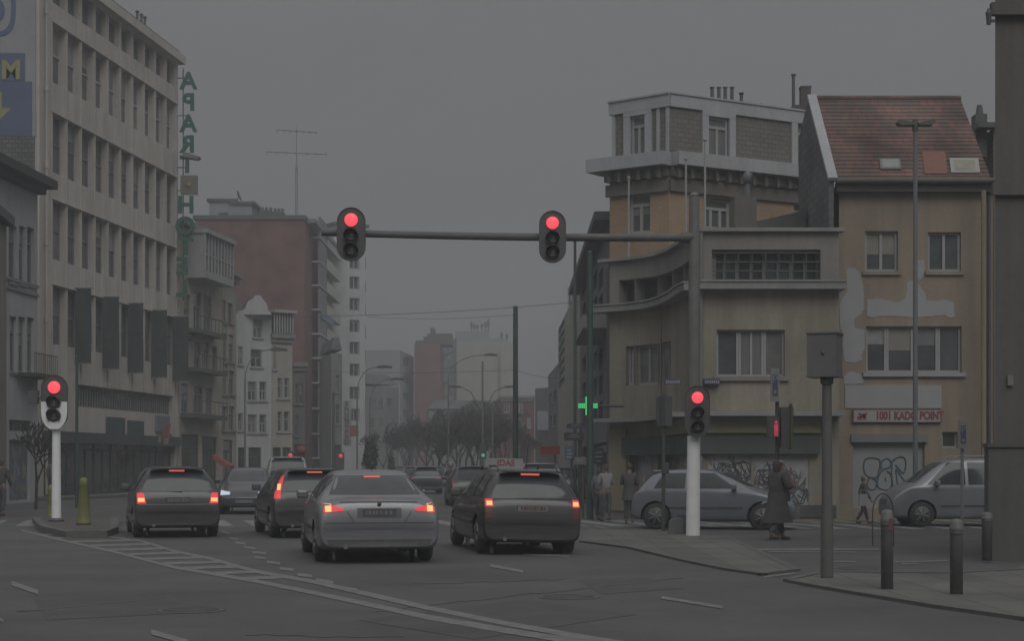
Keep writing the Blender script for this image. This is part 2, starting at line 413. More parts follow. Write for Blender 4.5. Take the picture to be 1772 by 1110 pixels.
for (x0, y0, x1, y1, w) in ((1305, 953, 1520, 952, 3), (1330, 956.5, 1480, 957, 2), (1440, 973, 1480, 974, 2), (1547, 974.5, 1640, 972, 2), (1560, 977.5, 1590, 977, 2), (1300, 968, 1385, 989, 3.5), (1322, 1000, 1375, 994, 3),
                            (1530, 1018, 1600, 1027, 3), (905, 961, 985, 964, 3)):
    strip(b, [(x0, y0), (x1, y1)], [w, w], .036 if x0 in (1300, 1322) and False else .0075)
tag(b.build('stop_marking', paint), kind='structure')
# zebra crossings: in front of the stopped cars on the left, behind the silver hatchback on the right
b = MB()
for i in range(34):
    x = -16.5 + i * 1.0
    b.quad((x, 43.6, .005), (x + .5, 43.6, .005), (x + .5 - 1.0, 48.2, .005), (x - 1.0, 48.2, .005))
for i in range(26):
    x = 3.2 + i * .9
    b.quad((x + .9, 41.4, .033 if False else .008), (x + 1.35, 41.4, .008), (x + 1.35 - .3, 44.8, .008), (x + .9 - .3, 44.8, .008))
tag(b.build('zebra_crossing', mat('zebra_paint', (.19, .19, .195), .7, .3, 4)), kind='structure')
# traffic island under the left signal
raised('traffic_island', [(62, 905), (72, 912), (115, 921), (185, 920), (205, 913), (205, 896), (110, 892), (56, 896)], .14, cobble, kerbm, .18)
# patches and tar seams in the road
b = MB()
for (pts) in ([(620, 1075), (900, 1040), (1100, 1065), (820, 1108)], [(1000, 1005), (1120, 1000), (1180, 1020), (1040, 1030)], [(60, 1040), (300, 1032), (330, 1062), (80, 1075)]):
    q = [G(*p) for p in pts]; b.quad(*[(p.x, p.y, .003) for p in q])
tag(b.build('road_patch', mat('road_patch', (.076, .076, .077), .9, .15, 1.2, bump=.3, bscale=80)), kind='structure')

# ------------------------------------------------------------------ left: pale office block with deep window bays
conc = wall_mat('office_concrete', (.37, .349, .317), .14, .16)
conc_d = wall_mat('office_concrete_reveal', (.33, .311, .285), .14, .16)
fo = Fac((68, 78), (308, 98))
off = empty('office_building', fo.pt(0, 0), 0, 'long pale concrete office block with rows of tall recessed windows on the left', 'office building')
off_inv = Matrix.Translation(-off.location)
def put(o):
    return o
class Rooted(MB): pass
def root_fix(root):
    """children were modelled in world space: bring them under the root without moving them"""
    root_m = Matrix.LocRotScale(root.location, root.rotation_euler, None)
    inv = root_m.inverted()
    for c in root.children:
        c.matrix_parent_inverse = Matrix.Identity(4); c.location = (0, 0, 0)
        c.data.transform(inv) if c.type == 'MESH' and c.data.users == 1 else None
        for g in c.children:
            if g.type == 'MESH' and g.data.users == 1: g.data.transform(inv)
HC = fo.z(308, 110)
a0, a1 = fo.at(90), fo.at(305); pitch = (a1 - a0) / 10
tops = [fo.z(308, y) for y in (183, 310, 432, 552)]
ops = []
rows = []
for t in tops:
    r = [(a0 + k * pitch + .02, a0 + (k + 1) * pitch - .22, t - 2.72, t) for k in range(10)]; ops += r; rows.append(r)
topr = [(a0 + k * pitch + .02, a0 + (k + 1) * pitch - .22, tops[0] + .95, HC - .12) for k in range(10)]
ops += topr
zs0, zs1 = fo.z(298, 719), fo.z(298, 686)
strip_op = (fo.at(134), fo.at(300), zs0, zs1)
shop_op = (.5, fo.L - .5, .12, fo.z(137, 750))
ops_all = ops + [strip_op, shop_op]
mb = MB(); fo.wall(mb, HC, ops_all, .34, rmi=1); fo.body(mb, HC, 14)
# spandrel joints and thin fin fronts
for k in range(11):
    u = a0 + k * pitch - .12
    fo.slab(mb, u - .04, u + .05, fo.z(298, 684), HC - .15, 0.002, .07, 1)
for t in tops: fo.slab(mb, a0 - .2, a1 + .1, t, t + .06, .003, .1)
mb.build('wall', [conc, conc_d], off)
mb = MB(); fo.slab(mb, -.25, fo.L + .3, HC, HC + .45, -.4, .35); fo.slab(mb, -.2, fo.L + .2, HC + .45, HC + .75, -.6, .05, 1)
mb.build('cornice', [conc, zinc], off)
for j, r in enumerate(rows):
    for o_ in r: fo.window(o_, off, grey_frame if j else conc, wglass if random.random() < .75 else curtain, .34, 0, .5, .07)
for o_ in topr: fo.window((o_[0], o_[1], o_[2], o_[3]), off, grey_frame, wglass, .34, 0, None, .12)
n = 14
for k in range(n):
    w_ = (strip_op[1] - strip_op[0]) / n
    fo.window((strip_op[0] + k * w_, strip_op[0] + (k + 1) * w_ - .002, zs0, zs1), off, grey_frame, dglass, .34, 2, None, .06)
n = 8
for k in range(n):
    w_ = (shop_op[1] - shop_op[0]) / n
    fo.window((shop_op[0] + k * w_, shop_op[0] + (k + 1) * w_ - .004, .12, shop_op[3]), off, dark_frame, dglass, .34, 1, .72, .07, name='shop_window')
mb = MB(); fo.slab(mb, .3, fo.L - .2, shop_op[3] - .5, shop_op[3] + .03, .003, .25); mb.build('shop_fascia', mat('fascia_dark', (.055, .06, .062), .6, .2, 1), off)
sgn = mat('sign_panel_teal', (.045, .07, .072), .6, .15, 2)
for x0, x1, y0, y1 in ((183, 212, 723, 753), (220, 245, 729, 757), (268, 290, 720, 748)):
    a, c, z0, z1 = fo.op(x0, x1, y0, y1); mb = MB(); fo.slab(mb, a, c, z0, z1, .004, .14); mb.build('sign_panel', sgn if x0 < 260 else mat('sign_panel_pale', (.15, .16, .19), .6), off)
# drain pipe on the corner
mb = MB(); p = fo.pt(.55, 0, .12)
mb.tube((p.x, p.y, .2), (p.x, p.y, HC), .06, n=8)
for z in (4, 8, 11.5, 15, 18.5, 22): mb.tube((p.x, p.y, z), (p.x, p.y, z + .25), .1, n=8)
mb.build('drain_pipe', conc_d, off)
# painted advertisement on the blank end wall
ew = fo.A + Vector((0, -.02, 0)); Z0 = 77.97
adw = mat('advert_white', (.26, .27, .275), .85, .12, .8); adb = mat('advert_blue', (.085, .115, .19), .85, .12, .8); ady = mat('advert_yellow', (.27, .25, .12), .85, .1, 1)
def endbox(mb, x0, x1, y0, y1, f=0.0, t=.03, mi=0):
    a, c = P(x0, y1, Z0), P(x1, y0, Z0); mb.box(a.x, c.x, Z0 - f - t, Z0 - f, a.z, c.z, mi)
endw = empty('end_wall_advert', P(20, 240, Z0 - .1), 0, 'blue and white advertisement with yellow letter and arrow on the office block end wall', 'advertisement')
mb = MB(); endbox(mb, -60, 62, -60, 236, 0, .05); mb.build('white_ground', adw, endw)
mb = MB(); endbox(mb, -60, 44, 92, 141, .05); endbox(mb, -60, 56, 141.5, 236, .05); mb.build('blue_ground', adb, endw)
text('lettering', 'M', 1.15, ady, endw, facing(P(19, 122, Z0 - .1)), .01, bold=.045)
text('lettering', 'M', 1.15, ady, endw, facing(P(-32, 122, Z0 - .1)), .01, bold=.045)
def zz(pts): return [(P(x, y, Z0).x, P(x, y, Z0).z) for x, y in pts]
mb = MB(); mb.prism(zz([(-20, 165), (9, 165), (9, 188), (28, 190), (-4, 222), (-34, 190), (-20, 188)]), Z0 - .075, Z0 - .055); mb.build('arrow_outline', adw, endw)
mb = MB(); mb.prism(zz([(-16, 160), (4, 160), (4, 187), (20, 188), (-6, 214), (-30, 188), (-16, 188)]), Z0 - .09, Z0 - .075); mb.build('arrow', ady, endw)
mb = MB()   # rounded blue ring emblem
def ring(mb, cx, cy, rx, ry, w, rr, f):
    pts = []
    for q in range(40):
        t = 2 * math.pi * q / 40; c_, s_ = math.cos(t), math.sin(t)
        sx = abs(c_) ** rr * (1 if c_ > 0 else -1); sy = abs(s_) ** rr * (1 if s_ > 0 else -1); pts.append((sx, sy))
    for q in range(40):
        a, c = pts[q], pts[(q + 1) % 40]
        o_ = [(cx + a[0] * rx, cy + a[1] * ry), (cx + c[0] * rx, cy + c[1] * ry), (cx + c[0] * (rx - w), cy + c[1] * (ry - w)), (cx + a[0] * (rx - w), cy + a[1] * (ry - w))]
        mb.prism(zz(o_), Z0 - f - .02, Z0 - f)
ring(mb, -12, 8, 40, 55, 8, .6, .06); mb.build('ring_emblem', adb, endw); mb = MB(); ring(mb, -8, 18, 17, 22, 9, 1, .06)
mb.build('oval_emblem', adb, endw)
mb = MB(); endbox(mb, -60, 60, 236.5, 312, 0, .08); sl = mb.build('slate_cladding', brick_mat('fish_scale_slate', (.09, .092, .09), (.125, .127, .12), (.06, .06, .06), .3, .2, 1, 0, .6, .03), off)
# rooftop bits
r = empty('rooftop_shrub', fo.pt(8, HC + .4, -.5), 0, 'small dark shrub growing on the roof edge of the office block', 'plant')
mb = MB()
for i in range(140):
    a = Vector((random.gauss(0, .35), random.gauss(0, .5), abs(random.gauss(.35, .25)))); d = Vector((random.uniform(-1, 1), random.uniform(-1, 1), random.uniform(-.5, 1))) * .1; e2 = d.orthogonal() * .8
    mb.add([a, a + d, a + d + e2, a + e2], [(0, 1, 2, 3)])
mb.build('foliage', mat('dark_foliage', (.05, .055, .04), .9, .3, 3), r)
for px_ in (247, 254, 260):
    u_ = fo.at(px_); p = fo.pt(u_, HC + .5, -.3); q = empty('roof_vent', p, 0, 'thin dark vent pipe standing on the parapet of the office block', 'vent pipe', 'vent pipes on the office roof')
    mb = MB(); mb.tube((0, 0, 0), (0, 0, .85), .07); mb.lathe([(.11, .85), (.11, .93), (.02, .98)], 10); mb.build('pipe', dark_grey, q)

# the mirrored vertical hotel sign, seen from behind
gsign = mat('sign_letter_green', (.02, .105, .075), .6, .1, 2)
hs_ = empty('hotel_sign', fo.pt(fo.L - .3, 4, 0), 0, 'tall vertical sign of green letters read from behind on the corner of the office block', 'sign')
Zs = 97.5
for ch, y in (('A', 141), ('P', 178), ('A', 215), ('R', 251), ('T', 286), ('H', 356), ('O', 392), ('T', 428), ('E', 462), ('L', 500)):
    x = {'A': 326, 'P': 327, 'R': 325, 'T': 324, 'H': 321.5, 'O': 320.5, 'E': 319, 'L': 319}[ch] - (3 if y > 400 else 0)
    text('letter', ch, 1.32, gsign, hs_, facing(P(x, y, Zs)), .05, mirror=True, bold=.045)
mb = MB(); p0, p1 = P(317, 520, Zs + .15), P(325, 118, Zs + .15)
mb.tube(p0, (p0.x, p0.y, p1.z), .035, n=6)
for y in (135, 200, 290, 330, 400, 470): 
    q = P(322, y, Zs + .15); mb.tube((q.x - .6, q.y, q.z), (q.x + .1, q.y, q.z), .03, n=6)
mb.build('sign_frame', dark_grey, hs_)
mb = MB(); a, c = P(313, 337, Zs), P(342, 304, Zs); mb.box(a.x, c.x, Zs - .12, Zs + .12, a.z, c.z); mb.build('emblem_box', mat('emblem_box', (.15, .145, .115), .6), hs_)
mb = MB(); cc = (a + c) / 2
for k in range(8):
    t = k * math.pi / 4; mb.tube((cc.x, Zs - .13, cc.z), (cc.x + .26 * math.cos(t), Zs - .14, cc.z + .26 * math.sin(t)), .05, .015, 6)
mb.lathe([(.12, 0), (.12, .03)], 12, (cc.x, Zs - .13, cc.z), 0, Matrix.Rotation(R(90), 4, 'X'))
mb.build('emblem', mat('emblem_yellow', (.24, .22, .1), .6), hs_)
mb = MB(); a = P(318, 263, Zs); c = P(346, 272, Zs); mb.prism([(a.x, a.z), (c.x, c.z), (c.x - .15, c.z - .14), (a.x, a.z - .3)], Zs - .2, Zs + .5); mb.build('lamp_arm', grey_frame, hs_)

# five dark banners
ban_m = mat('banner_cloth', (.038, .044, .044), .85, .2, 1.5); ban_t = mat('banner_mark', (.075, .08, .078), .8)
bx = [(130, 158, 500, 628), (177, 206, 515, 638), (221, 248, 526, 645), (262, 289, 538, 653), (299, 326, 549, 660)]
for i, (x0, x1, y0, y1) in enumerate(bx):
    u = fo.at(x0 - 1); Zb = fo.pt(u, 0).y; lab = ['dark vertical banner hanging from the office block, the nearest of the row of five', 'second dark vertical banner from the left on the office facade',
        'middle dark vertical banner of the five on the office facade', 'fourth dark vertical banner from the left on the office facade', 'last and farthest dark banner beside the bottom letters of the hotel sign'][i]
    A_, B_ = P(x0, y1, Zb), P(x1, y0, Zb)
    r = empty('banner', (A_.x, Zb, A_.z), 0, lab, 'banner', 'banners on the office facade')
    w_, h_ = B_.x - A_.x, B_.z - A_.z
    mb = MB(); N = 10
    for s_ in (-.015, .015):
        v = [(w_ * ii / 4, s_ + .03 * math.sin(ii * 1.3 + jj * .6 + i), h_ * jj / N) for jj in range(N + 1) for ii in range(5)]
        mb.add(v, [(jj * 5 + ii, jj * 5 + ii + 1, jj * 5 + ii + 6, jj * 5 + ii + 5) for jj in range(N) for ii in range(4)], 0, True)
    mb.build('cloth', ban_m, r)
    mb = MB(); mb.tube((-.25, 0, h_ + .03), (w_ + .03, 0, h_ + .03), .035, n=6); mb.tube((-.25, 0, -.03), (w_ + .03, 0, -.03), .03, n=6); mb.build('rod', grey_frame, r)
    mb = MB()
    for k in range(11):
        if k in (3,): continue
        z = h_ * (.28 + .033 * k); ww = w_ * (.14 + .07 * ((k * 7) % 4)); mb.box(w_ * .5 - ww, w_ * .5 + ww * .6, -.07, -.062, z, z + .045)
    mb.build('banner_print', ban_t, r)

# ------------------------------------------------------------------ far left: small white house in front
wh = wall_mat('white_plaster', (.285, .288, .295), .15, .12)
f1 = Fac((-60, 64), (65, 72))
h1 = empty('corner_house', f1.pt(f1.L, 0), 0, 'low white townhouse with dark overhanging cornice and tall narrow windows at the left edge', 'house')
HT = f1.z(50, 330)
ops = []
for xs, (y0, y1) in (((15, 29), (390, 490)), ((33, 44), (392, 492)), ((47, 59), (394, 494)), ((17, 29), (548, 645)), ((32, 44), (549, 645)), ((47, 59), (550, 645)), ((-14, -1), (388, 488)), ((-16, -2), (546, 642))):
    ops.append(f1.op(xs[0], xs[1], y0, y1))
door = f1.op(16, 52, 762, 868); fan = f1.op(16, 54, 728, 748)
door = (door[0], door[1], .12, door[3])
mb = MB(); f1.wall(mb, HT, ops + [door, fan], .2); f1.body(mb, HT, 9); mb.build('wall', wh, h1)
for o_ in ops: f1.window(o_, h1, grey_frame, wglass, .2, 0, .7, .07, .08)
f1.window(fan, h1, grey_frame, dglass, .2, 2, None, .05)
mb = MB(); f1.slab(mb, door[0], door[1], door[2], door[3], -.2, -.12); mb.build('painted_door', poster_mat('door_graffiti', [(.12, .15, .2), (.16, .15, .13), (.2, .19, .1), (.1, .1, .16), (.22, .22, .22)], 2.6, (.09, .11, .12), .5), h1)
mb = MB(); f1.slab(mb, -1, f1.L + .1, HT, HT + .25, -.3, .35); f1.slab(mb, -1, f1.L + .35, HT + .25, HT + .6, -.3, .75)
mb.build('cornice', mat('dark_cornice', (.035, .036, .034), .8, .2, 2), h1)
mb = MB(); q = [f1.pt(-1, HT + .6, .6), f1.pt(f1.L, HT + .6, .6), f1.pt(f1.L, HT + 1.9, -3), f1.pt(-1, HT + 1.9, -3), f1.pt(f1.L, HT + .6, -9), f1.pt(-1, HT + .6, -9)]
mb.quad(q[0], q[1], q[2], q[3]); mb.quad(q[3], q[2], q[4], q[5]); mb.add([q[1], q[4], q[2]], [(0, 1, 2)]); mb.build('roof', slate, h1)
mb = MB(); s0, s1 = f1.at(-20), f1.at(62)
for y in (492, 508): z = f1.z(40, y); f1.slab(mb, s0, f1.L, z, z + .12, .003, .08)
mb.build('string_course', grey_frame, h1)
u0, u1 = f1.at(28), f1.at(68); zb = f1.z(50, 655); bal = MB()
f1.slab(bal, u0, min(u1, f1.L + .4), zb, zb + .15, .003, .8)
bl = bal.build('balcony', mat('dark_cornice', (.06, .062, .058)), h1)
bal = MB(); um = min(u1, f1.L + .4)
for k in range(12): p = f1.pt(u0 + (um - u0) * k / 11, zb + .15, .76); bal.tube(p, p + Vector((0, 0, .8)), .015, n=5)
p, q = f1.pt(u0, zb + .95, .76), f1.pt(um, zb + .95, .76); bal.tube(p, q, .025, n=6); bal.build('railing', dark_grey, bl)
# brown edge pillar of the next house
f0 = Fac((-60, 50), (11, 57))
h0 = empty('edge_house', f0.pt(f0.L, 0), 0, 'narrow strip of brown rendered house cut off by the left edge of the view', 'house')
mb = MB(); Hh = f0.z(5, 386); f0.wall(mb, Hh, [], .1); f0.body(mb, Hh, 6); mb.build('wall', wall_mat('brown_render', (.165, .155, .14), .2, .2), h0)
mb = MB(); f0.slab(mb, -.5, f0.L + .15, Hh, Hh + .3, -.2, .25); mb.build('cornice', dark_grey, h0)

# ------------------------------------------------------------------ generic street house
def house(name, a, b, top, wallm, windows, label, cat='house', D=8, frame=None, gl=None, cornice=None, shop=None, nv=1, tr=.65, roof=None, fw=.07, depth=.16, cells=(), sill=True):
    f = Fac(a, b); H = f.z((a[0] + b[0]) / 2, top); rt = empty(name, f.pt(0, 0), 0, label, cat)
    ops = [f.op(*w) for w in windows]
    ops = [o for o in ops if o[0] > -.01 and o[1] < f.L + .01]
    sh = [f.op(*w) for w in (shop or [])]
    sh = [(o[0], o[1], .13, o[3]) for o in sh]
    mb = MB(); f.wall(mb, H, ops + sh, depth); f.body(mb, H, D, rmi=1); mb.build('wall', [wallm, rooff], rt)
    for i, o in enumerate(ops): f.window(o, rt, frame or white_frame, (gl or wglass) if i % 4 else curtain, depth, nv, tr, fw, .1 if sill else None)
    for o in sh: f.window(o, rt, dark_frame, dglass, depth, 1, .75, .07, name='shop_window')
    if cornice: 
        mb = MB(); f.slab(mb, -.1, f.L + .1, H, H + .3, -.2, cornice); f.slab(mb, -.05, f.L + .05, H - .3, H - .002, .003, cornice * .5); mb.build('cornice', mat('cornice_paint', (.2, .2, .195), .8, .15, 2), rt)
    if roof:
        mb = MB(); h, in_, rm = roof; c = [f.pt(0, H + .3, 0), f.pt(f.L, H + .3, 0), f.pt(f.L, H + .3, -D), f.pt(0, H + .3, -D)]
        t = [f.pt(in_, H + h, -in_), f.pt(f.L - in_, H + h, -in_), f.pt(f.L - in_, H + h, -D + in_), f.pt(in_, H + h, -D + in_)]
        for i in range(4): j = (i + 1) % 4; mb.quad(c[i], c[j], t[j], t[i])
        mb.quad(*t); mb.build('roof', rm, rt)
    return rt, f, H
beige = wall_mat('beige_stone', (.275, .258, .222), .18, .15)
cream = wall_mat('cream_render', (.27, .262, .235), .12, .12)
whiter = wall_mat('white_render', (.36, .363, .368), .12, .12)
greyr = wall_mat('grey_render', (.13, .13, .132), .2, .15)
bluegrey = wall_mat('bluegrey_render', (.185, .197, .21), .1, .1)
redbrick = brick_mat('red_brick_wall', (.135, .054, .046), (.115, .05, .045), (.10, .075, .065), .25, .08, 1, .1, .1, .01, .5, .3)
redbrick2 = brick_mat('old_red_brick', (.155, .045, .042), (.13, .045, .042), (.1, .07, .065), .25, .08, 1, .1, .2, .01, .5, .2)

# row of old houses beyond the office block
rt, f, H = house('stone_townhouse', (310, 98), (383, 106), 405, beige,
    [(318, 330, 510, 585), (335, 348, 505, 580), (352, 366, 512, 578), (336, 347, 592, 640), (352, 362, 592, 642), (367, 375, 600, 640), (314, 327, 664, 716), (336, 352, 668, 716), (356, 368, 672, 720)],
    'beige stone townhouse with glazed bay window and balconies beside the hotel sign', cornice=.5, frame=grey_frame, shop=[(314, 345, 752, 830), (350, 376, 756, 830)])
bw = MB(); u0, u1 = f.at(324), f.at(374); z0, z1 = f.z(350, 478), f.z(350, 415)
f.slab(bw, u0, u1, z0 - .4, z0, .003, 1.1); f.slab(bw, u0 - .1, u1 + .1, z1, z1 + .25, .003, 1.25)
for k in range(10): u = u0 + (u1 - u0) * k / 9; f.slab(bw, u - .06, u + .06, z0, z1, 1.0, 1.1)
f.slab(bw, u0, u0 + .1, z0, z1, .003, 1.0); f.slab(bw, u0, u1, z0 + .9, z0 + .98, 1.0, 1.09)
bwo = bw.build('bay_window', white_frame, rt)
g = MB(); f.slab(g, u0 + .05, u1 - .05, z0, z1, .004, 1.04); g.build('pane', wglass, bwo)
for (x0, x1, y) in ((318, 370, 578), (322, 372, 644), (312, 372, 722)):
    bl = MB(); a, c = f.at(x0), f.at(x1); z = f.z((x0 + x1) / 2, y); f.slab(bl, a, c, z - .12, z + .12, .004, .8)
    for k in range(9): p = f.pt(a + (c - a) * k / 8, z + .12, .76); bl.tube(p, p + Vector((0, 0, .75)), .02, n=4)
    p, q = f.pt(a, z + .9, .76), f.pt(c, z + .9, .76); bl.tube(p, q, .04, n=5); bl.build('balcony', dark_grey, rt)
rt, f, H = house('narrow_townhouse', (383.5, 106), (408, 110), 478, beige,
    [(386, 392, 520, 560), (394, 403, 525, 560), (386, 393, 578, 628), (396, 405, 580, 628), (385, 393, 642, 684), (396, 406, 642, 684), (384, 393, 704, 746), (396, 406, 704, 746)],
    'narrow dirty beige townhouse squeezed between the stone house and the white gabled house', cornice=.5, frame=grey_frame, shop=[(386, 404, 762, 830)])
# white gabled house facing the crossing
rt, f, H = house('gabled_house', (409, 112), (470, 114), 545, whiter,
    [(438, 454, 552, 585), (434, 454, 605, 636), (429, 444, 661, 694), (449, 461, 661, 694), (429, 444, 718, 750), (449, 461, 718, 750), (412, 420, 600, 632), (412, 420, 716, 746)],
    'white rendered house with a curved stepped gable and paired windows', frame=white_frame, shop=[(430, 452, 775, 828), (412, 426, 775, 828)], nv=1, tr=.5)
mb = MB(); Zg = 112.6
mb.prism([(P(x, y, Zg).x, P(x, y, Zg).z) for x, y in [(412, 545), (412, 540), (424, 536), (430, 522), (438, 518), (442, 512), (450, 512), (455, 519), (461, 526), (464, 538), (470, 545)]], Zg - .2, Zg + .25)
mb.build('gable', whiter, rt)
mb = MB(); mb.box(P(414, 0, 113).x, P(468, 0, 113).x, 113.2, 120, H, H + .1); c = P(441, 520, 116)
a, b2 = P(409, 545, 113.3), P(470, 545, 113.3)
mb.add([(a.x, 113.3, a.z), (b2.x, 113.3, b2.z), (c.x, 113.3, c.z), (a.x, 121, a.z), (b2.x, 121, b2.z), (c.x, 121, c.z)], [(0, 1, 2), (3, 5, 4), (0, 2, 5, 3), (1, 4, 5, 2)])
mb.build('roof', slate, rt)
rt, f, H = house('slate_roof_house', (385, 118), (430, 119), 560, greyr, [], 'dark mansard roof rising behind the narrow beige townhouse', roof=(1.9, .6, slate))
rt, f, H = house('bay_house', (470.5, 114), (506, 114.8), 586, cream,
    [(480, 488, 655, 690), (492, 500, 655, 690), (480, 488, 713, 748), (491, 501, 713, 748), (473, 478, 600, 640)],
    'cream townhouse with dark glazed attic dormer next to the white gabled house', frame=white_frame, shop=[(472, 486, 775, 828), (489, 503, 775, 828)], cornice=.3, nv=0, tr=.6)
mb = MB(); u0, u1 = f.at(471), f.at(503); zt = f.z(488, 543)
f.slab(mb, u0, u1, H + .3, zt, -1.4, .3, 0); f.slab(mb, u0 - .1, u1 + .2, zt, zt + .2, -1.5, .6, 1)
for k in range(8): u = u0 + (u1 - u0) * k / 7; f.slab(mb, u - .04, u + .04, H + .3, zt, .302, .36, 1)
mb.build('attic_dormer', [dglass, white_frame], rt)
rt, f, H = house('brown_house', (506.5, 120), (527.5, 120.5), 635, greyr, [(510, 516, 665, 700), (518, 524, 665, 700), (510, 516, 720, 755)], 'low dark brown house below the tall red brick wall', cornice=.3, frame=grey_frame, shop=[(509, 524, 770, 826)], nv=0)
# tall blind brick wall
Zb = 146.5
rb = empty('brick_block', (gx(430, Zb), Zb, 0), 0, 'tall block with a blank red brick party wall behind the old houses', 'apartment block')
a, c = P(338, 380, Zb), P(527, 380, Zb)
mb = MB(); mb.box(a.x, c.x, Zb, Zb + 22, 0, a.z); mb.build('wall', redbrick, rb)
mb = MB(); mb.box(a.x - .2, c.x + .1, Zb - .15, Zb + 22, a.z + .003, a.z + .35); mb.build('parapet', dark_grey, rb)
mb = MB()
for x0, x1, y0, y1, m_ in ((362, 402, 349, 379, 0), (402, 436, 354, 379, 0)):
    p, q = P(x0, y1, Zb + 5), P(x1, y0, Zb + 5); mb.box(p.x, q.x, Zb + 5, Zb + 10, a.z + .3, q.z); mb.box(p.x - .2, q.x + .3, Zb + 4.8, Zb + 10, q.z, q.z + .25, 1)
mb.build('penthouse', [bluegrey, dark_grey], rb)
for x0, x1, y0, y1 in ((448, 470, 364, 379), (471, 490, 366, 379), (376, 392, 373, 380)):
    p, q = P(x0, y1, Zb + 2), P(x1, y0, Zb + 2); mb = MB(); mb.box(p.x, q.x, Zb + 2, Zb + 3.4, a.z + .3, q.z)
    for k in range(3): xx = p.x + (q.x - p.x) * (k + .5) / 3; mb.tube((xx, Zb + 2.7, q.z), (xx, Zb + 2.7, q.z + .35), .14, .12)
    mb.build('chimney', dark_grey, rb)
dish = empty('satellite_dish', P(411, 352, Zb + 6), 0, 'dark satellite dish on top of the white rooftop hut above the brick wall', 'satellite dish')
mb = MB(); mb.tube((0, 0, 0), (0, 0, .5), .05); mb.lathe([(.02, 0), (.28, .05), (.5, .17), (.52, .18), (.28, .1), (.02, .05)], 16, (0, 0, .65), 0, Matrix.Rotation(R(70), 4, 'Y')); mb.build('reflector', dark_grey, dish)
an = empty('rooftop_antenna', P(513, 379, Zb + 3), 0, 'tall lattice aerial mast with horizontal rods on the roof of the brick block', 'antenna')
mb = MB(); hgt = (379 - 216) * (Zb + 3) / FPX
for k in range(3):
    t = k * 2 * math.pi / 3; mb.tube((.12 * math.cos(t), .12 * math.sin(t), 0), (.1 * math.cos(t), .1 * math.sin(t), hgt * .55), .035, n=5)
for k in range(14): z = hgt * .55 * k / 14; mb.tube((-.12, 0, z), (.12, .05, z + .3), .02, n=4)
mb.tube((0, 0, hgt * .5), (0, 0, hgt), .05, .02, n=6); mb.build('mast', mat('aerial_metal', (.2, .2, .205), .5), an)
mb = MB()
for y, w_ in ((227, 1.7), (265, 2.6)):
    z = (379 - y) * (Zb + 3) / FPX; mb.tube((-w_, 0, z + .12), (w_, 0, z - .12), .03, n=5)
    for k in range(7): x = -w_ + 2 * w_ * k / 6; mb.tube((x, -.7, z - .02 * k), (x, .7, z - .02 * k), .02, n=4)
mb.build('rods', dark_grey, an)

# cream tower of flats
ft = Fac((528.5, 148), (578, 170)); Ht = ft.z(530, 388)
tw = empty('apartment_tower', ft.pt(0, 0), 0, 'tall cream block of flats with dark stacked balconies above the street', 'apartment block')
ops = []
floors = [(y, y + 28) for y in (398, 438, 477, 517, 557, 597, 638, 680, 722, 762)]
for y0, y1 in floors: ops.append(ft.op(542, 550, y0 + 4, y1 + 2)); ops.append(ft.op(556, 571, y0 + 8, y1))
mb = MB(); ft.wall(mb, Ht, ops, .3); ft.body(mb, Ht, 9, rmi=1); towc = wall_mat('tower_cream', (.36, .352, .325), .08, .1); mb.build('wall', [towc, rooff], tw)
for o_ in ops: ft.window(o_, tw, white_frame, dglass, .3, 1, None, .07)
for y0, y1 in floors:
    b_ = MB(); a, c, z0, z1 = ft.op(538, 575, y0 + 22, y0 + 34); z0 = ft.z(556, y0 + 33); ft.slab(b_, a, c, z0, z0 + .12, .004, .8)
    ft.slab(b_, a, a + (c - a) * .3, z0 + .12, z0 + 1.9, .62, .8, 1); ft.slab(b_, a + (c - a) * .35, c, z0 + .12, z0 + 1.0, .74, .8, 0)
    b_.build('balcony', [towc, grey_frame], tw)
mb = MB(); ft.slab(mb, -.2, ft.L + .6, Ht, Ht + .35, -8, .9); mb.build('roof', grey_frame, tw)
sgb = empty('for_sale_board', ft.pt(ft.at(540), ft.z(540, 558), .85), 0, 'pale blue board hung on a balcony of the cream tower', 'sign')
mb = MB(); ft.slab(mb, ft.at(540), ft.at(562), ft.z(550, 558), ft.z(550, 545), .83, .9); o = mb.build('board', mat('pale_blue_board', (.13, .2, .3), .6), sgb)
fw_ = Fac((578.5, 170), (632, 172)); Hw = fw_.z(600, 392)
tw2 = empty('white_tower', fw_.pt(0, 0), 0, 'slim white tower with one column of paired windows at the end of the left row', 'apartment block')
ops = [fw_.op(605, 622, y, y + 22) for y in (444, 479, 516, 554, 592, 630, 670, 708)]
mb = MB(); fw_.wall(mb, Hw, ops, .25); fw_.body(mb, Hw, 10, rmi=1); mb.build('wall', [whiter, rooff], tw2)
for o_ in ops: fw_.window(o_, tw2, white_frame, dglass, .25, 1, None, .1)
mb = MB(); fw_.slab(mb, -.2, fw_.L + .25, Hw, Hw + .3, -9, .4); mb.build('roof', dark_grey, tw2)
for y in (400, 440, 480, 520, 560, 600, 640, 680):
    b_ = MB(); z = fw_.z(632, y + 25); fw_.slab(b_, fw_.L + .002, fw_.L + .25, z, z + 1.1, -2, -.3); b_.build('balcony', dark_grey, tw2)
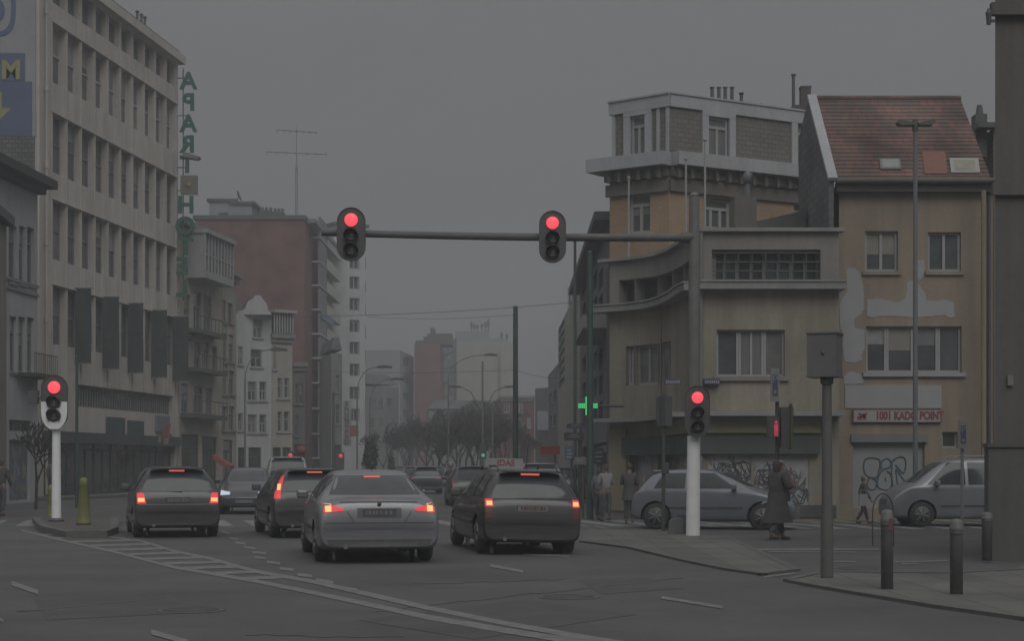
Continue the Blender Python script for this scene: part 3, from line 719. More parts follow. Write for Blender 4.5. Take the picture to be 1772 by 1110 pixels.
# low dark house before the tower + vertical shop sign
rt, f, H = house('dark_gable_house', (573, 140), (592, 140.2), 612, greyr, [(580, 588, 650, 680), (580, 588, 700, 735)], 'narrow dark house with a pointed roof in front of the white tower', roof=(1.3, .25, slate), frame=grey_frame, nv=0, shop=[(576, 590, 770, 822)])
vs = empty('vertical_shop_sign', P(601, 820, 150), 0, 'white vertical sign with dark letters on the foot of the white tower', 'sign')
mb = MB(); a, c = P(594, 772, 150), P(608, 694, 150); mb.box(a.x, c.x, 149.9, 150.1, a.z, c.z); mb.build('panel', mat('sign_white', (.3, .3, .3), .6), vs)
for k, ch in enumerate('SHUNGARD'):
    text('letter', ch, .52, dark_frame, vs, facing(P(600, 699 + k * 9.6, 149.88)), .01, bold=.015)
rs = empty('red_shop_sign', P(613, 755, 148), 0, 'small red square sign beside the vertical white sign', 'sign')
mb = MB(); mb.box(-.32, .32, -.08, .08, 0, .85); mb.box(-.36, .36, -.05, .05, -.04, .89, 1); mb.build('panel', [mat('sign_red', (.33, .05, .05), .6), dark_frame], rs)

# ------------------------------------------------------------------ centre distance
rt, f, H = house('dark_row_house', (632.5, 210), (690, 214), 670, greyr, [(640, 648, 690, 705), (655, 663, 690, 705), (670, 680, 690, 705), (640, 648, 725, 742), (655, 663, 725, 742), (670, 680, 725, 742)],
    'low dark terraced house in the distance left of the grey and red block', frame=grey_frame, roof=(1.6, 1, slate), nv=0)
Zc = 270
rc = empty('red_side_block', (gx(720, Zc), Zc, 0), 0, 'distant block with a grey front and a red brick side wall', 'apartment block')
fr = Fac((692, 262), (716, 278)); Hr = fr.z(704, 612)
ops = [fr.op(698, 710, y, y + 14) for y in (620, 650, 680, 710, 740)]
mb = MB(); fr.wall(mb, Hr, ops, .3); fr.body(mb, Hr, 6, rmi=1); mb.build('wall', [bluegrey, rooff], rc)
for o_ in ops: fr.window(o_, rc, grey_frame, wglass, .3, 1, None, .12)
a, c = P(717, 596, 268), P(761, 596, 268); mb = MB(); mb.box(a.x, c.x, 268, 284, 0, a.z); mb.build('brick_wall', redbrick2, rc)
mb = MB()
for x0, x1, y in ((719, 735, 590), (733, 745, 583), (740, 782, 578), (745, 751, 568)):
    p, q = P(x0, y, 270), P(x1, y, 270); mb.box(p.x, q.x, 269.8 - x0 % 3 * .1, 276, a.z + .003, p.z)
mb.build('roof', mat('dark_roof', (.085, .078, .078), .9), rc)
rp = empty('pale_block', (gx(800, 280), 280, 0), 0, 'distant wide pale apartment block with aerials on its roof', 'apartment block')
fa = Fac((761.5, 300), (790, 282)); Ha = fa.z(775, 592)
ops = [fa.op(765, 784, y, y + 10) for y in (612, 636, 660, 684, 708)]
mb = MB(); fa.wall(mb, Ha, ops, .3); fa.body(mb, Ha, 8); mb.build('wall', bluegrey, rp)
for o_ in ops: fa.window(o_, rp, grey_frame, wglass, .3, 2, None, .12)
a, c = P(790.5, 592, 282), P(888, 592, 282); mb = MB(); mb.box(a.x, c.x, 282, 300, 0, a.z); mb.box(P(863, 0, 281).x, P(866, 0, 281).x, 281.7, 281.98, 4, a.z - 2, 1); mb.build('end_wall', [wall_mat('pale_cream', (.255, .25, .22), .1, .1), grey_frame], rp)
mb = MB(); p, q = P(788, 574, 288), P(846, 574, 288); mb.box(p.x, q.x, 288, 296, a.z, p.z); mb.build('roof_hut', bluegrey, rp)
for i, (x, y0) in enumerate(((816, 556), (821, 560), (826, 562), (834, 560), (840, 556), (845, 552), (868, 575), (877, 577))):
    p = P(x, 574 if x < 850 else 592, 290 if x < 850 else 284); r_ = empty('mobile_antenna', p, 0, 'thin upright aerial on the roof of the pale distant block', 'antenna', 'aerials on the pale block')
    mb = MB(); hh = ((574 if x < 850 else 592) - y0) * p.y / FPX; mb.tube((0, 0, 0), (0, 0, hh), .1, n=6); mb.box(-.22, .22, -.22, .22, hh * .4, hh * .85); mb.build('pole', mat('aerial_grey', (.1, .1, .105), .6), r_)
rt, f, H = house('red_brick_house', (866, 196), (925, 196.4), 690, redbrick2, [(893, 905, 697, 715), (893, 905, 723, 741), (893, 905, 750, 767), (872, 882, 697, 715), (872, 882, 723, 741), (912, 919, 723, 741)],
    'red brick house with white framed windows behind the green tram pole', frame=white_frame, shop=[(893, 918, 775, 800)], nv=1, cornice=.3, tr=None, fw=.1)
rt, f, H = house('dark_gap_house', (926, 180), (948, 178), 672, greyr, [], 'dark narrow building between the brick house and the street front on the right')
mb = MB(); a, c = P(930, 745, 177.5), P(949, 712, 177.5); mb.box(a.x, c.x, 177.4, 177.9, a.z, c.z); mb.build('white_panel', mat('pale_panel', (.24, .25, .28), .7), rt)
rt, f, H = house('stepped_house', (948.5, 170), (966, 150), 640, greyr, [(951, 955, 680, 700), (958, 962, 675, 697), (951, 955, 720, 740), (958, 962, 718, 738)], 'grey terraced house stepping down behind the cream office front', frame=grey_frame, nv=0)
# cream tower with dark glazed column and flags
fcm = Fac((966, 128), (1003, 96)); Hm = fcm.z(1000, 462)
cm = empty('cream_office', fcm.pt(0, 0), 0, 'slim cream office building with a column of blue glazing and flags on its roof', 'office building')
ops = []
for k in range(7): y0 = 560 + k * 16; ops.append(fcm.op(967, 977, y0, y0 + 13))
mb = MB(); fcm.wall(mb, Hm - 1.2, ops, .2); fcm.body(mb, Hm - 1.2, 9); 
mb.build('wall', cream, cm)
for o_ in ops: fcm.window(o_, cm, grey_frame, mat('blue_glazing', (.06, .07, .1), .2, .2), .15, 0, None, .08)
fl_m = mat('flag_cloth', (.06, .065, .1), .8, .4, 2)
for i, x in enumerate((971, 976, 981, 987)):
    p = fcm.pt(fcm.at(x), Hm - 1.25, -.5); r_ = empty('roof_flag', p, 0, 'furled dark flag on a white pole on the roof of the cream office', 'flag', 'flags on the cream office roof')
    mb = MB(); mb.tube((0, 0, 0), (0, 0, 2.6), .04, n=6); mb.build('pole', white_frame, r_)
    mb = MB(); mb.add([(0.05, 0, 2.4), (.45, .1, 1.8), (.5, .1, .8), (.05, 0, 1.0), (.3, .25, 2.0), (.35, .25, 1.0)], [(0, 3, 2, 1), (0, 4, 5, 3), (1, 2, 5, 4)]); mb.build('cloth', fl_m, r_)
# grey flats at the end of the right row
fg = Fac((1003.5, 92), (1056, 64)); Hg = fg.z(1030, 445)
gf = empty('grey_flats', fg.pt(0, 0), 0, 'grey block of flats with white framed windows receding behind the curved corner building', 'apartment block')
ops = []
for y0 in (472, 516, 560, 610, 655, 700): ops += [fg.op(1027, 1033, y0, y0 + 30), fg.op(1036, 1043, y0 - 4, y0 + 28), fg.op(1008, 1014, y0 + 8, y0 + 34)]
mb = MB(); fg.wall(mb, Hg, ops + [fg.op(1008, 1050, 770, 850)], .25); fg.body(mb, Hg, 6); mb.build('wall', wall_mat('slate_render', (.125, .13, .135), .15, .15), gf)
for o_ in ops: fg.window(o_, gf, white_frame, wglass, .25, 1, .6, .08)
o_ = fg.op(1008, 1050, 770, 850); fg.window(o_, gf, dark_frame, dglass, .25, 3, .8, .08, name='shop_window')
mb = MB(); fg.slab(mb, -.3, fg.L + .2, Hg, Hg + .3, -6, .6); mb.build('roof', dark_grey, gf)
b_ = MB(); a, c, z0, z1 = fg.op(1034, 1056, 575, 583); fg.slab(b_, a, c, z0, z0 + .5, .004, 1.0); b_.build('balcony', white_frame, gf)

rt, f, H = house('far_terrace', (742, 235), (868, 236), 712, greyr, [(x, x + 9, y, y + 12) for x in range(750, 860, 18) for y in (722, 745)], 'dark low terrace behind the bare trees in the far centre', frame=grey_frame, roof=(1.5, 1, slate), nv=0)
b = MB()
for (x0, y0, x1, y1) in ((640, 1060, 1180, 1000), (30, 1060, 300, 1034), (420, 1100, 700, 1104), (700, 1012, 980, 1004)):
    rj = random.Random(x0); n = 14; pp_ = [(x0 + (x1 - x0) * t / n + rj.gauss(0, 3), y0 + (y1 - y0) * t / n + rj.gauss(0, 1.2)) for t in range(n + 1)]
    strip(b, pp_, [1.6] * (n + 1), .0045)
tag(b.build('tar_seam', mat('tar', (.07, .07, .071), .6, .2, 3)), kind='structure')
for px_, py_, lab in ((985, 1035, 'round iron manhole cover in the lane right of the silver saloon'), (330, 1058, 'round iron manhole cover in the near lane at the left'), (1485, 985, 'small iron cover in the side road between camera post and bollard')):
    g_ = G(px_, py_); r_ = empty('manhole_cover', (g_.x, g_.y, 0), 0, lab, 'manhole cover'); mb = MB(); mb.lathe([(.36, .001), (.36, .009), (.33, .01)], 28); mb.build('rim', kerbm, r_)
    mb = MB(); mb.lathe([(.31, .002), (.31, .012), (.02, .013)], 28); mb.build('lid', mat('cast_iron', (.06, .058, .055), .6, .3, 20, bump=.5, bscale=25), r_)
# ------------------------------------------------------------------ right: mansard brick building
Zm = 58.0
yb = brick_mat('ochre_brick', (.29, .19, .11), (.25, .175, .11), (.17, .14, .11), .25, .08, 1, 0, .25, .01, .5, .22)
tile_d = brick_mat('mansard_slate', (.145, .138, .118), (.12, .117, .105), (.08, .08, .075), .28, .16, 1, 0, .5, .012, .5, .15)
wtrim = wall_mat('white_trim', (.29, .295, .305), .12, .1)
stone_d = wall_mat('sooty_stone', (.115, .11, .10), .2, .15)
fL = Fac((1055, 59.4), (1158, Zm)); fR = Fac((1158, Zm), (1425, 61.4))
mr_ = empty('mansard_building', fL.pt(0, 0), 0, 'ochre brick corner building with white dormers and a grey tiled mansard storey', 'building')
zc = fL.z(1158, 270); zt = fL.z(1158, 180); zk = fL.z(1158, 292)
winL = [fL.op(1087, 1125, 335, 404)]; winR = [fR.op(1218, 1266, 343, 397), fR.op(1374, 1400, 350, 400)]
mb = MB(); fL.wall(mb, zk, winL, .22); fR.wall(mb, zk, winR, .22); q = [fL.pt(0, 0), Vector((4.3, 70, 0)), Vector((14, 70, 0)), fR.pt(fR.L, 0)]
for i in range(3): mb.quad(q[i], q[i + 1], q[i + 1] + Vector((0, 0, zk)), q[i] + Vector((0, 0, zk)))
mb.build('wall', yb, mr_)
for o_ in winL: fL.window(o_, mr_, white_frame, wglass, .22, 1, .68, .1, .12)
for o_ in winR: fR.window(o_, mr_, white_frame, wglass, .22, 2, .62, .1, .12)
mb = MB()
for f, e0, e1 in ((fL, -.1, .0), (fR, .0, .2)):
    f.slab(mb, e0, f.L + e1, zk - .75, zk - .35, .002, .12, 1); f.slab(mb, e0, f.L + e1, zk - .25, zk + .05, .002, .2, 1)
    f.slab(mb, e0 - (.5 if f is fL else 0), f.L + e1 + (.12 if f is fL else 0), zk + .08, zc + .1, -.6, .58 if f is fL else .57, 0)
k = 0
for f, n_ in ((fL, 6), (fR, 13)):
    for i in range(n_): u = .2 + (f.L - .4) * i / (n_ - 1); f.slab(mb, u - .07, u + .05, zk - .32, zk + .078, .2, .36, 1)
mb.build('cornice', [wtrim, stone_d], mr_)
for f, xs in ((fL, (1095, 1107, 1119)), (fR, (1244,))):
    mb = MB()
    for x in xs: u = f.at(x); z = f.z(x, 333); f.slab(mb, u - .09, u + .09, z, z + .32, .003, .1)
    mb.build('keystone', wtrim, mr_)
# mansard storey, set back
mb = MB()
gL = Fac((1060, 59.9), (1159, 58.4)); gR = Fac((1159, 58.4), (1425, 61.9))
dL_ = [gL.op(1092, 1118, 200, 268)]; dR_ = [gR.op(1224, 1260, 203, 272), gR.op(1378, 1404, 212, 283)]
fix = lambda os_: [(a, c, zc + .14, z1) for a, c, z0, z1 in os_]
dL_, dR_ = fix(dL_), fix(dR_)
for f, o_ in ((gL, dL_), (gR, dR_)): f.wall(mb, zt, o_, .2, zc + .102)
q = gL.pt(0, 0); mb.quad((q.x, q.y, zc + .1), (q.x + .9, 67, zc + .1), (q.x + .9, 67, zt), (q.x, q.y, zt))
mb.build('mansard_storey', tile_d, mr_)

def dormer(f, x0, x1, y0, y1, nv):
    o_ = f.op(x0, x1, y0, y1); a, c, z0, z1 = o_; z0 = zc + .15; m2 = MB()
    f.slab(m2, a - .3, a, z0, z1 + .1, -.6, -.2); f.slab(m2, c, c + .3, z0, z1 + .1, -.6, -.2); f.slab(m2, a - .3, c + .3, z1 + .1, z1 + .3, -.6, -.15)
    d = m2.build('dormer', wtrim, mr_)
    w = f.window((a, c, z0, z1 + .1), mr_, white_frame, curtain, .45, nv, .72, .1)
    w.name = 'dormer_window'
for f, os_ in ((gL, dL_), (gR, dR_)):
    for o_ in os_:
        a, c, z0, z1 = o_; m2 = MB(); f.slab(m2, a - .26, a, z0, z1, .003, .09); f.slab(m2, c, c + .26, z0, z1, .003, .09); f.slab(m2, a - .26, c + .26, z1, z1 + .16, .003, .1)
        m2.build('dormer_surround', wtrim, mr_); f.window(o_, mr_, white_frame, curtain, .12, 1, .72, .09, name='dormer_window')
mb = MB()
for f in (gL, gR): f.slab(mb, -.1 if f is gL else -.03, f.L + .03, zt + .002, zt + .42, -.3, .1 if f is gL else .098); f.slab(mb, -.12 if f is gL else -.04, f.L + .04, zt + .422, zt + .48, -.3, .15 if f is gL else .147)
for x in (1063, 1140, 1156): u = gL.at(x); gL.slab(mb, u - .06, u + .06, zc + .11, zt, .003, .06)
mb.build('parapet', wtrim, mr_)
mb = MB(); c0 = [fL.pt(0, zt + .4, -1), fL.pt(fL.L, zt + .4, -1), fR.pt(fR.L, zt + .4, -1), fR.pt(fR.L, zt + .4, -8), fL.pt(0, zt + .4, -9)]; mb.add(c0, [(0, 1, 2, 3, 4)]); mb.build('roof', rooff, mr_)
ch = empty('chimney_pots', P(1250, 182, 61), 0, 'row of four thin dark chimney pots on the roof of the mansard building', 'chimney')
mb = MB(); mb.box(-.45, .45, -.25, .25, -.3, .05); mb.build('chimney_base', stone_d, ch)
for x in (-.36, -.12, .1, .34): mb = MB(); mb.tube((x, 0, .05), (x, 0, .6), .07, .06); mb.lathe([(.085, .6), (.085, .64)], 10, (x, 0, 0)); mb.build('pot', mat('chimney_pot', (.1, .095, .09), .8), ch)
for x, y0, lab in ((1283, 163, 'single dark vent pipe right of the four chimney pots'), (1373, 131, 'tall thin pole beside the square chimney of the mansard building')):
    p = P(x, 188, 61.5); r_ = empty('vent_pipe', p, 0, lab, 'pipe'); hh = (188 - y0) * 61.5 / FPX
    mb = MB(); mb.tube((0, 0, -.2), (0, 0, hh), .06); mb.lathe([(.09, hh), (.09, hh + .06)], 10); mb.build('pipe', dark_grey, r_)
r_ = empty('square_chimney', P(1393, 190, 62), 0, 'square dark chimney stack standing behind the white parapet', 'chimney')
mb = MB(); mb.box(-.5, .4, -.4, .4, -.4, .1); mb.box(-.17, .18, -.2, .2, .1, .75); mb.box(-.19, .2, -.22, .22, .75, .82); mb.build('stack', mat('sooty_brick', (.09, .08, .075), .9, .2, 4), r_)
for i, x in enumerate((1138, 1148, 1160, 1170, 1178, 1296, 1304, 1316)):
    r_ = empty('roof_cowl', P(x, 181 + (x > 1200) * 6, 60.5), 0, 'tiny dark cowl poking above the white parapet of the mansard building', 'cowl', 'cowls on the mansard roof')
    mb = MB(); mb.tube((0, 0, -.1), (0, 0, .08), .05); mb.lathe([(.09, .08), (.06, .15), (.02, .17)], 8); mb.build('cap', dark_grey, r_)

# ------------------------------------------------------------------ right: curved beige corner building
cbm = wall_mat('corner_render', (.212, .192, .155), .2, .22)
cbl = wall_mat('corner_concrete', (.172, .165, .155), .16, .16)
Zf = 47.2
poly = [(1055, 54.2), (1098, 53.6), (1138, 52.7), (1163, 51.4), (1182, 49.8), (1196, 48.2), (1210, Zf), (1452, Zf)]
pts = [Vector((gx(x, z), z, 0)) for x, z in poly]
cb = empty('corner_building', pts[-2], 0, 'beige rendered corner building with a curved front, recessed top balcony and shopfronts', 'building')
Hf = lambda y: hz(y, Zf)
z_par0, z_par1 = Hf(430), Hf(402); z_l0, z_l1 = Hf(503), Hf(492); z_w0, z_w1 = Hf(652), Hf(571); z_can0, z_can1 = Hf(722), Hf(714)
segs = []
for i in range(len(poly) - 1):
    f = Fac((poly[i][0], poly[i][1]), (poly[i + 1][0], poly[i + 1][1])); segs.append(f)
main = segs[-1]
wl = [main.op(1240, 1358, 571, 652)]; lg = [main.op(1232, 1420, 432, 492)]
z_gnd_top = Hf(750)
shopops = [(a, c, .12, Hf(790)) for a, c in ((main.at(1225), main.at(1300)), (main.at(1305), main.at(1400)))]
mb = MB()
cL = [(.35, segs[0].L, z_w0, z_w1 - .05)]
curve_win = {0: [(.62, segs[0].L, z_w0 + .05, z_w1)], 1: [(0, segs[1].L, z_w0 + .05, z_w1)], 2: [(0, segs[2].L - .1, z_w0 + .05, z_w1)]}
curve_log = {0: [(.35, segs[0].L, z_l1, z_par0 - .15)], 1: [(0, segs[1].L, z_l1, z_par0 - .15)], 2: [(0, segs[2].L, z_l1, z_par0 - .15)], 3: [(0, segs[3].L, z_l1, z_par0 - .15)], 4: [(0, segs[4].L, z_l1, z_par0 - .15)], 5: [(0.1, segs[5].L - .15, z_l1, z_par0 - .15)]}
curve_shop = {0: [(.75, segs[0].L, .12, Hf(760))], 1: [(0, segs[1].L, .12, Hf(760))], 2: [(0, segs[2].L, .12, Hf(760))], 3: [(0, segs[3].L, .12, Hf(760))]}
mb_up = MB()
for i, f in enumerate(segs):
    ops = curve_win.get(i, []) + curve_shop.get(i, []) if i < 6 else wl + shopops
    f.wall(mb, z_l0, ops, .25)
    f.wall(mb_up, z_par1 - (.0), (curve_log.get(i, []) if i < 6 else lg), .5, z_l1 + .001)
main.body(mb_up, z_par1, 6, z0=0.0, rmi=0)
bk = MB(); q = [segs[0].pt(0, 0), segs[0].pt(0, 0, -6), main.pt(0, 0, -9), main.pt(0, 0, -3)]
mb.build('wall', cbm, cb); mb_up.build('upper_wall', cbl, cb)
b2 = MB(); top = [Vector((p.x, p.y, z_par1 - .02)) for p in pts[:-1]] + [Vector((pts[-2].x + .5, 56, z_par1 - .02)), Vector((pts[0].x, 56, z_par1 - .02))]
b2.add(top, [tuple(range(len(top)))]); b2.quad(pts[0], Vector((pts[0].x, 56, 0)), Vector((pts[0].x, 56, z_par1)), Vector((pts[0].x, pts[0].y, z_par1))); b2.build('roof', rooff, cb)
mb = MB()
for i, f in enumerate(segs):
    e = .12; u0_, u1_ = (-.35 if i == 0 else -.02), f.L + (.12 if i == 6 else .02)
    j = i * .0011
    f.slab(mb, u0_, u1_, z_l0 + j, z_l1 + j, -.5, .42 + j); f.slab(mb, u0_, u1_, z_l1 + .02 + j, z_l1 + .07 + j, .3, .46 + j)
    f.slab(mb, u0_, u1_, z_par1 + .002 + j, z_par1 + .1 + j, -.2, .16 + j)
mb.build('ledge', wall_mat('ledge_stone', (.20, .198, .195), .12, .15), cb)
mb = MB()
for i, f in enumerate(segs):
    j = i * .0011; u1_ = f.L + .02
    f.slab(mb, -.02 if i else -.3, u1_, z_can0 + j, z_can1 + j, .002, .75 + j)
mb.build('canopy', wall_mat('ledge_stone', (.20, .198, .195)), cb)
mb = MB()
for i, f in enumerate(segs):
    if i < 3: continue
    j = i * .0011; f.slab(mb, 0, f.L - (0.55 if i == 6 else 0), Hf(750), z_can0 - .01, .003 + j, .3 + j)
mb.build('shop_fascia', mat('yellow_fascia', (.20, .19, .12), .7, .12, 1.5), cb)
mb = MB()
for i, f in enumerate(segs):
    j = i * .0011; f.slab(mb, .6 if i == 0 else 0, f.L - (.55 if i == 6 else 0), Hf(786), Hf(751), .004 + j, .2 + j)
mb.build('shutter_box', mat('dark_green_grey', (.068, .078, .073), .7, .2, 1.5), cb)
# recessed balcony glazing and big window
for i in range(6):
    for o_ in curve_log[i]: segs[i].window((o_[0] + .01, o_[1] - .01, o_[2], o_[3]), cb, dark_frame, dglass, .5, 1 if segs[i].L < 1.2 else 2, None, .05, name='balcony_window')
for i in range(3):
    for o_ in curve_win[i]: segs[i].window((o_[0] + .01, o_[1] - .01, o_[2], o_[3]), cb, white_frame, curtain, .22, 1, None, .07)
a, c, z0, z1 = lg[0]
for k in range(4): u = a + (c - a) * k / 4; main.window((u + .003, a + (c - a) * (k + 1) / 4 - .003, z0, z1), cb, grey_frame, dglass if k % 2 else wglass, .5, 1, None, .05, name='balcony_window')
mb = MB()      # hand rail in front of the recessed balcony
for z in (z0 + .35, z0 + .6, z0 + .85): main.slab(mb, a, c, z, z + .03, -.08, -.05)
for k in range(9): u = a + (c - a) * k / 8; main.slab(mb, u - .012, u + .012, z0, z0 + .88, -.1, -.082)
mb.build('railing', dark_grey, cb)
a, c, z0, z1 = wl[0]
for k, (s0, s1, g_) in enumerate(((0, .33, wglass), (.33, .70, curtain), (.70, 1, curtain))):
    w = main.window((a + (c - a) * s0 + .003, a + (c - a) * s1 - .003, z0, z1), cb, white_frame, g_, .2, 1 if k == 1 else 0, None, .06)
mb = MB(); main.slab(mb, a - .1, c + .1, z0 - .12, z0 - .003, -.2, .1); mb.build('sill', cbl, cb)
mb = MB()
for k in range(13): u = a + (c - a) * (.36 + .32 * k / 12); main.slab(mb, u, u + .03, z0 + .08, z1 - .08, -.175, -.165)
mb.build('blind_slats', grey_frame, cb)
posters = poster_mat('fly_posters', [(.36, .36, .37), (.22, .24, .28), (.4, .39, .385), (.26, .2, .21), (.32, .31, .25), (.14, .14, .14), (.33, .26, .26), (.3, .3, .315)], 5.0, (.31, .313, .318), .49)
for a_, c_, z0_, z1_ in shopops:
    mb = MB(); main.slab(mb, a_, c_, z0_, z1_, -.09, -.04); mb.build('shutter', posters, cb)
for a_, c_, z0_, z1_ in shopops:
    rg = random.Random(int(a_ * 10)); 
    for mm_ in (mat('spray_black', (.06, .06, .065), .8), mat('spray_teal', (.07, .13, .15), .8), mat('spray_wine', (.2, .08, .1), .8)):
        mb = MB()
        for _ in range(4):
            u_, z_ = rg.uniform(a_ + .2, c_ - .3), rg.uniform(z0_ + .5, z1_ - .35); pts_ = []
            for t in range(22): pts_.append(main.pt(min(max(u_ + .3 * math.sin(t * .62 + _) + t * .014, a_ + .03), c_ - .03), min(max(z_ + .22 * math.cos(t * rg.uniform(.7, .9)) + .05 * math.sin(t * 2.1), z0_ + .05), z1_ - .05), -.036))
            mb.path(pts_, .013, 5)
        mb.build('graffiti', mm_, cb)
for i in range(4):
    for o_ in curve_shop[i]:
        mb = MB(); segs[i].slab(mb, o_[0], o_[1], o_[2], o_[3], -.2, -.15); mb.build('shutter', posters if i in (1, 3) else dglass, cb)
mb = MB(); segs[0].slab(mb, 0, .66, .12, Hf(735), .003, .06); mb.build('corner_pillar', wall_mat('yellow_render', (.21, .19, .125), .12, .1), cb)
mb = MB()      # dark plinth with rubbish sacks line
main.slab(mb, main.at(1225), main.at(1447), .12, .45, .003, .05); mb.build('plinth', dark_grey, cb)
mb = MB()
p = main.pt(main.at(1213), 0, .09); mb.tube((p.x, p.y, .2), (p.x, p.y, z_par1), .05, n=8)
p = segs[2].pt(.6, 0, .1); mb.tube((p.x, p.y, z_can1), (p.x, p.y, z_l0), .03, n=8)
mb.build('drain_pipe', grey_frame, cb)
for x0, x1, y0, y1, m_ in ((1305, 1330, 690, 692, 0),):
    pass
for i, (x, y0, y1, Z_) in enumerate(((1088, 306, 447, 54), (1187, 273, 400, 50), (1220, 240, 395, 49))):
    lab = ('thin white flagpole on the roof of the curved corner building, the left and shortest', 'thin grey flagpole rising left of the traffic mast from the corner building roof', 'tallest thin white flagpole just right of the traffic mast')[i]
    p = P(x, y1 + 4, Z_); r_ = empty('flagpole', p, 0, lab, 'flagpole', 'flagpoles on the corner building')
    mb = MB(); hh = (y1 - y0) * Z_ / FPX; mb.tube((0, 0, -.2), (0, 0, hh), .035, .028, 8); mb.lathe([(.05, hh), (.05, hh + .06), (.01, hh + .09)], 8); mb.build('pole', white_frame, r_)
# chimney flue and shed roof above the corner building
r_ = empty('metal_flue', P(1294, 400, 52), 0, 'bent metal flue pipe rising above the corner building roof beside a dark lean-to', 'flue')
mb = MB(); mb.tube((0, 0, 0), (0, 0, 1.45), .09); mb.lathe([(.14, 1.45), (.14, 1.72), (.02, 1.8)], 12); mb.build('pipe', zinc, r_)
r_ = empty('roof_lean_to', P(1330, 400, 51), 0, 'low dark sloping lean-to roof on top of the corner building', 'roof shed')
mb = MB(); mb.prism([(-1.0, 0), (-1.0, .15), (-.3, .3), (1.1, .62), (1.1, 0)], 0, 2); mb.box(-1.0, -.35, -.02, 1.2, 0, 1.0, 1); mb.build('shed', [dark_grey, stone_d], r_)
# street name plates
for x0, x1, s in ((1150, 1178, 4), (1218, 1246, 6)):
    f = segs[s] if s != 6 else main
    p = P(x0, 662, 47.0 if s == 6 else 46.9); r_ = empty('street_name_plate', p, 0, 'blue street name plate on the corner building ' + ('right' if s == 6 else 'left') + ' of the traffic mast', 'sign')
    mb = MB(); w_ = (x1 - x0) * 47 / FPX; mb.box(0, w_, -.02, .16, -.05, .1); mb.build('plate', mat('plate_blue', (.05, .06, .12), .6), r_)
    mb = MB()
    mb.box(.04, w_ * .95, -.0275, -.0215, -.03, -.022); mb.box(.04, .05, -.0272, -.0214, -.025, .01)
    for k in range(7): mb.box(.04 + k * w_ * .13, .04 + k * w_ * .13 + .03, -.028, -.021, -.024, .05)
    mb.build('plate_lettering', white_frame, r_)

# ------------------------------------------------------------------ right: brown house with the tiled roof
Zk = 48.0
kr = wall_mat('brown_render_house', (.215, .176, .136), .16, .16)
fk = Fac((1452, Zk), (1718, Zk)); Hk = hz(318, Zk)
kh = empty('gift_shop_house', fk.pt(0, 0), 0, 'brown rendered house with red tiled roof, white plaster patches and a closed shop shutter', 'house')
wk = [fk.op(1497, 1554, 400, 470), fk.op(1606, 1663, 402, 470)]; wk2 = fk.op(1499, 1664, 565, 645)
sho = fk.op(1476, 1600, 762, 880); win3 = fk.op(1630, 1657, 748, 776)
mb = MB(); fk.wall(mb, Hk, wk + [wk2, sho, win3], .18, z0=0); fk.body(mb, Hk, 4.8); mb.build('wall', kr, kh)
for o_ in wk: fk.window(o_, kh, white_frame, wglass, .18, 1, None, .07, .08, kr)
a, c, z0, z1 = wk2
for s0, s1 in ((0, .22), (.22, .5), (.5, .76), (.76, 1)): fk.window((a + (c - a) * s0 + .003, a + (c - a) * s1 - .003, z0, z1), kh, white_frame, wglass, .18, 0, None, .06)
mb = MB(); fk.slab(mb, a - .1, c + .1, z0 - .12, z0 - .003, -.18, .1); mb.build('sill', white_frame, kh)
fk.window(win3, kh, white_frame, dglass, .18, 0, None, .05)
shut = mat('shutter_white', (.29, .305, .30), .7, .08, 1.5)
mb = MB(); a, c, z0, z1 = sho; n_ = 26
for k in range(n_): zz0 = z0 + (z1 - z0) * k / n_; fk.slab(mb, a, c, zz0, zz0 + (z1 - z0) / n_ * .9, -.18, -.13)
fk.slab(mb, a, c, z0, z1, -.19, -.15)
sh_o = mb.build('shutter', shut, kh)
mb = MB(); fk.slab(mb, fk.at(1472), fk.at(1604), hz(766, Zk), hz(752, Zk), .003, .1); mb.build('shutter_box', grey_frame, kh)
mb = MB(); fk.slab(mb, fk.at(1462), fk.at(1629), hz(707, Zk), hz(667, Zk), .003, .03); mb.build('blank_white_board', mat('blank_board', (.30, .303, .31), .8, .06, 1), kh)
# graffiti outlines on the shutter
gm = mat('graffiti_teal', (.06, .12, .14), .8, .25, 5)
mb = MB()
def blob(pix, r=.022):
    pl = [P(x, y, Zk + .115) for x, y in pix]; pl = [(p.x, Zk + .122, p.z) for p in pl]
    # smooth closed or open curve
    out = []
    n = len(pl)
    for i in range(n - 1):
        p0, p1, p2, p3 = Vector(pl[max(i - 1, 0)]), Vector(pl[i]), Vector(pl[i + 1]), Vector(pl[min(i + 2, n - 1)])
        for t in (0, .25, .5, .75): out.append(.5 * ((2 * p1) + (-p0 + p2) * t + (2 * p0 - 5 * p1 + 4 * p2 - p3) * t * t + (-p0 + 3 * p1 - 3 * p2 + p3) * t ** 3))
    out.append(Vector(pl[-1])); mb.path(out, r, 5)
s3 = lambda L_: [(1440 + x / 3.7, 640 + y / 3.7) for x, y in L_]
blob(s3([(250, 565), (215, 575), (203, 610), (208, 660), (240, 690), (285, 690), (300, 650), (308, 610), (300, 575), (250, 565)]))
blob(s3([(240, 690), (225, 740), (245, 770), (275, 765), (285, 720), (260, 700)]), .018)
blob(s3([(315, 640), (318, 590), (350, 570), (375, 590), (370, 625), (330, 640), (300, 680), (290, 740), (320, 768), (370, 765), (385, 720), (375, 670), (350, 650)]))
blob(s3([(385, 640), (385, 590), (430, 560), (465, 570), (472, 620), (455, 665), (430, 640), (405, 610)])); blob(s3([(380, 645), (385, 700), (395, 765), (420, 760), (415, 700), (410, 640), (440, 680), (470, 720), (500, 750)]), .018)
blob(s3([(340, 690), (345, 720)]), .015)
mb.build('graffiti', gm, sh_o)
